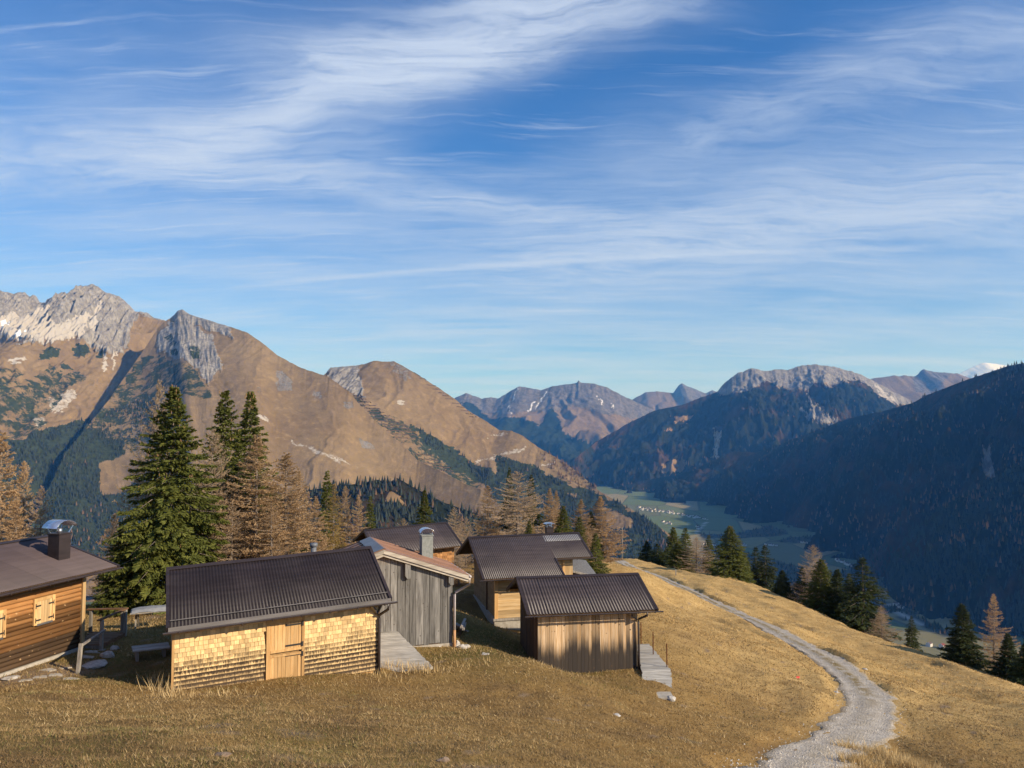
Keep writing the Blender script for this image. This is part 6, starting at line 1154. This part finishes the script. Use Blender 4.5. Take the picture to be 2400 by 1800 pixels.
def conifer(seed, H, R, kind, dens=1.0, base=.06, sparse=0.0, prof=.85, blade=.22, top_spire=.10, lean=0.0, wavy=.25):
    r = np.random.default_rng(seed); hs = []; z = base * H
    while z < H * .985: hs.append(z); z += H * (.030 - .014 * (z / H)) * r.uniform(.7, 1.3) / max(.6, dens ** .3)
    B0, B1, BM, ln, tt = [], [], [], [], []
    lump = r.uniform(0, 6.28, 6)
    for z in hs:
        f = (z - base * H) / (H * (1 - base)); nb = r.integers(5, 8) if kind == 'spruce' else r.integers(4, 7)
        a0 = r.uniform(0, 6.28)
        for k in range(nb):
            if r.random() < sparse: continue
            a = a0 + k * 6.283 / nb + r.normal(0, .25)
            env = (1 - f ** prof) * min(1, .60 + f * 4.0) + .014
            l_ = R * env * (1 + wavy * (.75 * sin(a * 2 + lump[0] + z * .7) + .35 * sin(a * 3 + lump[1] - z * .5))) * r.uniform(.72, 1.12)
            if kind == 'spruce': dz0, dz1 = -.10 - .30 * (1 - f), -.16 - .28 * (1 - f) + .10
            else: dz0, dz1 = .08 - .12 * (1 - f), .22
            up_ = max(0, (f - .55) / .45) ** 1.5; dz0 += .42 * up_; dz1 += .5 * up_
            zj = z + r.normal(0, H * .010) * (1 - .3 * f); dr = np.array([cos(a), sin(a), 0]); p0 = np.array([lean * zj, 0, min(zj, H * .99)]); dz0 += r.normal(0, .07); dz1 += r.normal(0, .08); pm = p0 + dr * l_ * .55 + (0, 0, dz0 * l_ * .8); p1 = p0 + dr * l_ + (0, 0, (dz0 + dz1) * .75 * l_)
            B0.append(p0); BM.append(pm); B1.append(p1); ln.append(l_); tt.append(f)
    B0, BM, B1, ln, tt = map(np.array, (B0, BM, B1, ln, tt))
    if kind == 'spruce': cnt = np.maximum(5, (dens * (10 + 38 * ln * (0.55 + .5 * ln / R)))).astype(int)
    else: cnt = np.maximum(6, (dens * (10 + 34 * ln))).astype(int)
    idx = np.repeat(np.arange(len(ln)), cnt); n = len(idx); t = r.random(n) ** .75 * .94 + .06
    p = ((1 - t) ** 2)[:, None] * B0[idx] + (2 * t * (1 - t))[:, None] * (2 * BM[idx] - .5 * B0[idx] - .5 * B1[idx]) + (t ** 2)[:, None] * B1[idx]
    dr = B1[idx] - B0[idx]; dr /= np.linalg.norm(dr, axis=1)[:, None]; sd = np.stack([-dr[:, 1], dr[:, 0], 0 * t], 1); sd /= np.linalg.norm(sd, axis=1)[:, None] + 1e-9
    sgn = r.choice([-1., 1.], n); wsp = (.36 if kind == 'spruce' else .30) * ln[idx] * (1 - t * .85) * np.sqrt(r.random(n))
    C = p + sd * (sgn * wsp)[:, None]; C[:, 2] -= wsp * (.42 if kind == 'spruce' else .05) * r.random(n) * 1.4
    if kind == 'spruce': D = dr * .55 + sd * (sgn * .75)[:, None] + r.normal(0, .33, (n, 3)); D[:, 2] -= .30
    else: D = dr * .4 + sd * (sgn * .5)[:, None] + r.normal(0, .6, (n, 3)); D[:, 2] += .10
    D /= np.linalg.norm(D, axis=1)[:, None]; bl = blade * r.uniform(.55, 1.25, n) * (1 - .45 * tt[idx]); wd = np.cross(D, r.normal(0, 1, (n, 3)) + np.array([0, 0, .8])); wd /= np.linalg.norm(wd, axis=1)[:, None] + 1e-9
    V, Fq = quads_mesh('c', C, D * bl[:, None], wd * (bl * (.18 if kind == 'spruce' else .095))[:, None], None)
    # leader
    sel = np.ones(len(ln), bool) if kind != 'spruce' else (r.random(len(ln)) < .35)
    T1, F1 = tubes_np(B0[sel], BM[sel], .010 + .010 * ln[sel], .007 + .006 * ln[sel]); T2, F2 = tubes_np(BM[sel], B1[sel], .007 + .006 * ln[sel], np.full(sel.sum(), .004))
    zs = np.linspace(0, H, 9); TP = np.stack([lean * zs, 0 * zs, zs], 1); rad = np.maximum(.012, H * .0135 * (1 - zs / H) ** .9); rad[0] *= 1.35
    T3, F3 = tubes_np(TP[:-1], TP[1:], rad[:-1], rad[1:], 7)
    TV = np.concatenate([T1, T2, T3]); TF = np.concatenate([F1, F2 + len(T1), F3 + len(T1) + len(T2)])
    return (V, Fq), (TV, TF), (B1, ln, tt)
TREES = {}
def tree_kind(key, seed, H, R, kind, leaf, name, **kw):
    cones = kw.pop('cones', 0)
    (V, F_), (TV, TF), (tips, ln, tt) = conifer(seed, H, R, kind, **kw)
    crown = raw_mesh('crown', V, F_, [leaf]); trunk = raw_mesh('trunk', TV, TF, [M_bark]); cm = None
    if cones:
        r = np.random.default_rng(seed); k = r.choice(len(tips), cones, p=(.2 + tt) / (.2 + tt).sum()); p0 = tips[k] * (np.array([.86, .86, 1]) + 0) + r.normal(0, .12, (cones, 3)); cv, cf = tubes_np(p0, p0 - np.array([0, 0, .15]), np.full(cones, .022), np.full(cones, .014), 4); cm = raw_mesh('cones', cv, cf, [M_cone])
    TREES[key] = (H, R, crown, trunk, cm, name)
tree_kind('big', 101, 11.5, 3.1, 'spruce', M_spruce, 'spruce_tree', dens=3.4, base=.01, blade=.25, prof=1.45, wavy=.30, cones=160)
tree_kind('sa', 102, 10, 2.4, 'spruce', M_spruce, 'spruce_tree', dens=1.8, base=.02, blade=.27, prof=1.25, wavy=.30, cones=50)
tree_kind('sb', 103, 10, 1.9, 'spruce', M_spruced, 'spruce_tree', dens=1.5, base=.03, blade=.26, sparse=.22, prof=1.25, wavy=.35)
tree_kind('sc', 104, 10, 2.3, 'spruce', M_spruced, 'spruce_tree', dens=1.8, base=.0, blade=.28, prof=1.15, wavy=.22)
tree_kind('sd', 105, 10, 1.5, 'spruce', M_spruce, 'spruce_tree', dens=1.5, base=.04, blade=.24, sparse=.10, prof=1.3, wavy=.3)
tree_kind('la', 201, 10, 2.0, 'larch', M_larch, 'larch_tree', dens=2.2, base=.06, blade=.19, prof=1.3, wavy=.30, sparse=.12)
tree_kind('lb', 202, 10, 2.3, 'larch', M_larch, 'larch_tree', dens=1.8, base=.10, blade=.19, prof=1.4, wavy=.45, sparse=.22, lean=.02)
tree_kind('lc', 203, 10, 2.9, 'larch', M_larchg, 'larch_tree', dens=1.7, base=.05, blade=.18, prof=1.6, wavy=.4, sparse=.2)
tree_kind('ld', 204, 10, 1.9, 'larch', M_larchy, 'larch_tree', dens=2.0, base=.06, blade=.19, prof=1.25, wavy=.3, sparse=.15)
TL = [  # px, top, distance, kind, crown radius px, label
 (408, 908, 39.5, 'big', 150, 'tallest broad green spruce with hanging cones behind the shingled shed'),
 (285, 1235, 37.5, 'sa', 62, 'lower green spruce at the left foot of the tallest spruce, beside the porch'),
 (528, 918, 46, 'sa', 96, 'slim spruce just right of the tallest spruce, left of a twin pair'),
 (588, 920, 48, 'sa', 96, 'slim spruce right of its twin, behind tan larches'),
 (560, 1080, 45, 'sb', 70, 'ragged dark spruce below the twin spruces among larches'),
 (374, 895, 50, 'lc', 80, 'bare topped larch peeping out left behind the tallest spruce'),
 (268, 1205, 46, 'lb', 48, 'small tan larch left of the tallest spruce, above the cabin roof'),
 (499, 1008, 42.5, 'lc', 82, 'sparse larch with pale trunk between the tallest spruce and the twins'),
 (603, 1022, 43.5, 'la', 98, 'tan larch with upright trunk in front of the twin spruces'),
 (671, 1064, 45, 'la', 98, 'feathery orange larch right of the twin spruces'),
 (640, 1180, 42, 'lb', 60, 'low tan larch right behind the ridge of the shingled shed'),
 (545, 1180, 42, 'lc', 60, 'low grey larch behind the middle of the shingled shed roof'),
 (5, 1016, 44, 'la', 90, 'tall orange larch cut by the left picture edge'),
 (64, 1082, 45, 'lb', 62, 'orange larch second from the left edge above the cabin'),
 (98, 1140, 43, 'lc', 50, 'drooping tan larch nearest the cabin chimney'),
 (40, 1170, 42, 'la', 60, 'low orange larch just above the cabin roof at left'),
 (700, 1100, 56, 'la', 48, 'orange larch left of the small spruce with yellow larch neighbour'),
 (767, 1104, 62, 'sd', 44, 'green spruce with yellow larch in front, above the rust brown roof'),
 (783, 1134, 56, 'ld', 40, 'yellow green larch in front of the small green spruce'),
 (741, 1165, 52, 'la', 42, 'tan larch between orange larch and yellow larch'),
 (813, 1140, 58, 'lb', 36, 'thin larch with straight pale trunk right of the yellow larch'),
 (842, 1160, 58, 'lb', 36, 'second thin larch right of the yellow larch, above barn roof'),
 (868, 1163, 62, 'sd', 30, 'narrow spruce above the rear hut left roof end'),
 (718, 1215, 50, 'sb', 34, 'low dark spruce under the tan larches left of the barn'),
 (995, 1149, 68, 'sa', 38, 'bushy green spruce rising behind the rear hut roof'),
 (946, 1215, 66, 'lc', 34, 'low bare larch left of the spruce behind the rear hut'),
 (1065, 1190, 64, 'lc', 36, 'tan larch right of the rear hut roof'),
 (1092, 1212, 60, 'lc', 32, 'grey tan larch between rear hut and stepped roof hut'),
 (1075, 1290, 50, 'lc', 30, 'low bare bush larch beside the rear hut wall'),
 (1143, 1138, 66, 'lb', 44, 'orange larch at the left of the group behind the stepped roof hut'),
 (1194, 1098, 74, 'sb', 34, 'dark spruce tip behind the thick trunked larch'),
 (1212, 1106, 66, 'lc', 88, 'largest bare larch with thick pale trunk behind the stepped roof hut'),
 (1245, 1114, 72, 'sb', 36, 'leaning dark spruce right of the thick trunked larch'),
 (1288, 1146, 72, 'la', 34, 'rust larch left of a pair right of the leaning spruce'),
 (1304, 1152, 74, 'la', 30, 'rust larch right of a pair right of the leaning spruce'),
 (1320, 1186, 66, 'sa', 40, 'green spruce just right of the stepped hut chimney'),
 (1240, 1222, 58, 'sa', 28, 'small green spruce left of the stepped hut chimney'),
 (1250, 1228, 56, 'ld', 16, 'tiny yellow larch behind the stepped roof ridge'),
 (1362, 1172, 70, 'la', 40, 'orange larch above the right end of the stepped roof'),
 (1358, 1212, 62, 'sd', 34, 'dark green spruce at the right end of the stepped roof'),
 (1385, 1200, 76, 'sd', 24, 'dark spruce half hidden between the two orange larches by the track'),
 (1407, 1165, 76, 'la', 46, 'tall orange larch nearest the far end of the gravel track'),
 (1396, 1250, 56, 'sd', 34, 'low spruce filling the gap right of the lean-to roof'),
 (1516, 1268, 122, 'sc', 26, 'dark leftmost spruce of the far ridge clump'),
 (1540, 1274, 116, 'sb', 22, 'second spruce from left in the far ridge clump'),
 (1578, 1236, 120, 'sa', 28, 'tall spruce left of a pair in the middle of the ridge clump'),
 (1606, 1238, 122, 'sd', 26, 'tall spruce right of a pair in the middle of the ridge clump'),
 (1588, 1272, 113, 'sa', 28, 'lower green spruce in front of the ridge clump pair'),
 (1632, 1260, 112, 'lc', 34, 'leaning bare tan larch at the right of the ridge clump'),
 (1661, 1255, 114, 'sd', 20, 'slender spruce right of the leaning bare larch'),
 (1711, 1233, 103, 'sa', 40, 'lone full spruce throwing a long shadow on the far meadow'),
 (1771, 1282, 112, 'sb', 26, 'sparse spruce left of a pair right of the lone spruce'),
 (1793, 1278, 110, 'sb', 30, 'sparse spruce right of a pair right of the lone spruce'),
 (1834, 1336, 100, 'sc', 22, 'low spruce below the sparse pair on the crest'),
 (1905, 1278, 97, 'lc', 38, 'grey topped larch above the four spruces at the crest'),
 (1925, 1312, 92, 'sa', 42, 'green spruce in front of the grey topped larch'),
 (1962, 1334, 90, 'sc', 36, 'shorter spruce between two tall ones on the crest'),
 (2021, 1308, 84, 'sb', 48, 'tallest crest spruce with bare pale trunk showing'),
 (2065, 1420, 78, 'lc', 22, 'small bare larch right of the tallest crest spruce'),
 (2136, 1444, 76, 'sb', 16, 'small thin spruce alone on the crest'),
 (1745, 1300, 108, 'sd', 20, 'slim spruce half hidden behind the lone full spruce'),
 (1880, 1330, 99, 'sb', 26, 'dark spruce at the left foot of the grey topped larch'),
 (1990, 1345, 88, 'sd', 26, 'slim spruce just left of the tallest crest spruce'),
 (1560, 1290, 117, 'sc', 24, 'dense low spruce between left and middle of the ridge clump'),
 (2254, 1414, 64, 'sc', 50, 'dense dark spruce on the crest near the right edge'),
 (2324, 1392, 66, 'lb', 40, 'tall brown larch right of the dense crest spruce'),
 (2362, 1484, 61, 'sc', 44, 'black green spruce below the brown larch at right'),
 (2408, 1492, 58, 'sc', 42, 'dark spruce cut by the right picture edge')]
for i, (px, pt_, d, key, rp, lab) in enumerate(TL):
    H0, R0, crown, trunk, cm, nm = TREES[key]; X, Y, Zt = [float(v) for v in unproj(px, pt_, d)]; zg = g1(X, Y); H = Zt - zg; R = rp * d / FPX
    rt = empty(nm, (X, Y, zg), random.uniform(0, 6.28)); rs_ = R / R0 * (1.02 if key == 'big' else (1.55 if d > 75 else 1.2)); rt.scale = (rs_, rs_, H / H0 * 1.01); tag(rt, lab, 'tree', 'spruces around the huts' if nm[0] == 's' else 'larches around the huts')
    link(bpy.data.objects.new('crown', crown), rt); link(bpy.data.objects.new('trunk', trunk), rt)
    if cm: link(bpy.data.objects.new('cones', cm), rt)['kind'] = 'stuff'
# ---------------------------------------------------------------- grass
def grass(name, n, region, hgt, wid, mat, label, dpow=1.6, mask=None, clump=0.0):
    x0, x1, d0, d1 = region; r = RNG
    d = d0 * (d1 / d0) ** r.random(int(n * 1.6)); px = r.uniform(-60, 2460, len(d)); X = (px - 1200) / FPX * d; Y = d
    if clump: k = r.integers(0, len(X), len(X)); X = X[k] + r.normal(0, clump, len(X)); Y = Y[k] + r.normal(0, clump, len(X))
    ok = (X > x0) & (X < x1)
    sd, kk = path_info(X, Y); ok &= np.abs(sd) > PW[kk] + .12 + .25 * r.random(len(X))
    for bk in BLD:
        b = BLD[bk]; a = b['yaw']; dx = X - b['o'][0]; dy = Y - b['o'][1]; u = dx * cos(a) + dy * sin(a); v = -dx * sin(a) + dy * cos(a)
        lo, hi = (-b['half'] * 2, 0) if bk == 'B' else ((-b['len'], 0) if bk in 'EF' else (0, b['len'])); ok &= ~((u > lo) & (u < hi) & (v > 0) & (v < b['dep']))
    if mask is not None: ok &= r.random(len(X)) < mask(X, Y)
    X = X[ok][:n]; Y = Y[ok][:n]; Z = ground(X, Y); m = len(X); sc = np.clip(Y / 16, .8, 2.2)
    h = hgt * r.uniform(.4, 1.3, m) * sc ** .55; w = wid * r.uniform(.6, 1.4, m) * sc; a = r.uniform(0, 6.28, m); ln = r.normal(0, .9, (m, 2)) * h[:, None] + np.array([-.15, .1]) * h[:, None]
    V = np.empty((m, 3, 3)); V[:, 0] = np.stack([X - np.cos(a) * w / 2, Y - np.sin(a) * w / 2, Z - .01], 1); V[:, 1] = np.stack([X + np.cos(a) * w / 2, Y + np.sin(a) * w / 2, Z - .01], 1); V[:, 2] = np.stack([X + ln[:, 0], Y + ln[:, 1], Z + h], 1)
    me = raw_mesh(name, V.reshape(-1, 3), np.arange(m * 3).reshape(-1, 3), [mat]); tag(link(bpy.data.objects.new(name, me)), label, 'grass', kind='stuff')
grass('meadow_grass', 190000, (-24, 34, 9.5, 48), .046, .020, M_blade, 'short dry golden grass covering the whole meadow')
grass('green_grass', 26000, (-24, 12, 9.5, 42), .075, .016, M_bladeg, 'patches of green grass by the huts and in the foreground', mask=lambda x, y: np.clip(green_map(x, y) * 1.1, 0, 1))
grass('pale_grass', 26000, (-24, 34, 9.5, 60), .060, .014, M_bladep, 'pale straw tips scattered over the dry meadow', mask=lambda x, y: np.clip(.25 + .9 * fbm(x / 2.2, y / 2.2, 3, 81), 0, 1), clump=.10)
def far_grass():
    n = 60000; r = RNG; d = 45 * (118 / 45) ** r.random(n); px = r.uniform(1380, 2460, n); X = (px - 1200) / FPX * d; Y = d; sd, kk = path_info(X, Y); ok = (np.abs(sd) > PW[kk] + .1) & (X < 40); X = X[ok]; Y = Y[ok]; m = len(X); Z = ground(X, Y)
    h = .075 * r.uniform(.4, 1.3, m); w = .032 * r.uniform(.6, 1.4, m); a = r.uniform(0, 6.28, m); ln = r.normal(0, .8, (m, 2)) * h[:, None]
    V = np.empty((m, 3, 3)); V[:, 0] = np.stack([X - np.cos(a) * w, Y - np.sin(a) * w, Z - .01], 1); V[:, 1] = np.stack([X + np.cos(a) * w, Y + np.sin(a) * w, Z - .01], 1); V[:, 2] = np.stack([X + ln[:, 0], Y + ln[:, 1], Z + h], 1)
    me = raw_mesh('far_grass', V.reshape(-1, 3), np.arange(m * 3).reshape(-1, 3), [M_blader]); tag(link(bpy.data.objects.new('far_grass', me)), 'golden dry grass on the far part of the meadow beyond the track', 'grass', kind='stuff')
far_grass()
def tufts(name, spots, label, mat=None):
    VV = []; r = RNG
    for px, py, n, sp, h in spots:
        p = on_ground(px, py)
        for _ in range(n):
            x = p[0] + r.normal(0, sp); y = p[1] + r.normal(0, sp * .6); VV.append((x, y, h * r.uniform(.5, 1.2)))
    VV = np.array(VV); X, Y, h = VV.T; Z = ground(X, Y); m = len(X); a = r.uniform(0, 6.28, m); w = .012 * r.uniform(.6, 1.4, m); ln = r.normal(0, .38, (m, 2)) * h[:, None]
    V = np.empty((m, 3, 3)); V[:, 0] = np.stack([X - np.cos(a) * w, Y - np.sin(a) * w, Z - .02], 1); V[:, 1] = np.stack([X + np.cos(a) * w, Y + np.sin(a) * w, Z - .02], 1); V[:, 2] = np.stack([X + ln[:, 0], Y + ln[:, 1], Z + h], 1)
    me = raw_mesh(name, V.reshape(-1, 3), np.arange(m * 3).reshape(-1, 3), [mat or M_bladep]); tag(link(bpy.data.objects.new(name, me)), label, 'grass', kind='stuff')
tufts('tall_straw', [(2010, 1790, 500, .35, .42), (2060, 1770, 450, .4, .36), (2110, 1795, 450, .45, .36), (1990, 1755, 200, .25, .32), (2160, 1800, 300, .5, .32), (2000, 1820, 350, .3, .4)], 'long pale straw beside the track at the bottom right')
tufts('hut_straw', [(385, 1622, 42, .30, 0.54), (400, 1632, 54, .35, 0.40), (440, 1634, 42, .5, 0.29), (520, 1628, 42, .6, 0.23), (360, 1600, 30, .3, 0.43), (940, 1572, 96, .35, 0.40), (985, 1575, 120, .4, 0.32), (1010, 1572, 72, .35, 0.29), (900, 1590, 72, .4, 0.25), (1080, 1520, 72, .5, 0.16), (310, 1480, 54, .5, 0.36), (340, 1465, 54, .6, 0.36), (1270, 1560, 72, .6, 0.14), (1380, 1585, 72, .8, 0.13), (1100, 1560, 90, .9, 0.18)], 'tall dry stalks along the hut walls and ramps')

# loose gravel on the track
n_ = 5200; k_ = RNG.integers(0, len(PC), n_); k_ = k_[PC[k_, 1] < 62]; n_ = len(k_); u_ = RNG.uniform(-1.05, 1.05, n_); X = PC[k_, 0] + PN[k_, 0] * u_ * PW[k_] + RNG.normal(0, .5, n_) * PT[k_, 0]; Y = PC[k_, 1] + PN[k_, 1] * u_ * PW[k_] + RNG.normal(0, .5, n_) * PT[k_, 1]; Z = PZ[k_] + .015; r_ = .014 + .035 * RNG.random(n_) ** 3
V = np.array([[1, 0, 0], [-.5, .86, 0], [-.5, -.86, 0], [.1, .1, .8]])[None] * r_[:, None, None] * RNG.uniform(.6, 1.4, (n_, 4, 3)); V = V + np.stack([X, Y, Z], 1)[:, None]
me = raw_mesh('gravel', V.reshape(-1, 3), (np.arange(n_)[:, None, None] * 4 + np.array([[0, 1, 3], [1, 2, 3], [2, 0, 3]])[None]).reshape(-1, 3), [M_stone]); tag(link(bpy.data.objects.new('gravel', me)), 'loose grey gravel strewn over the track', 'gravel', kind='stuff')
make_haze()
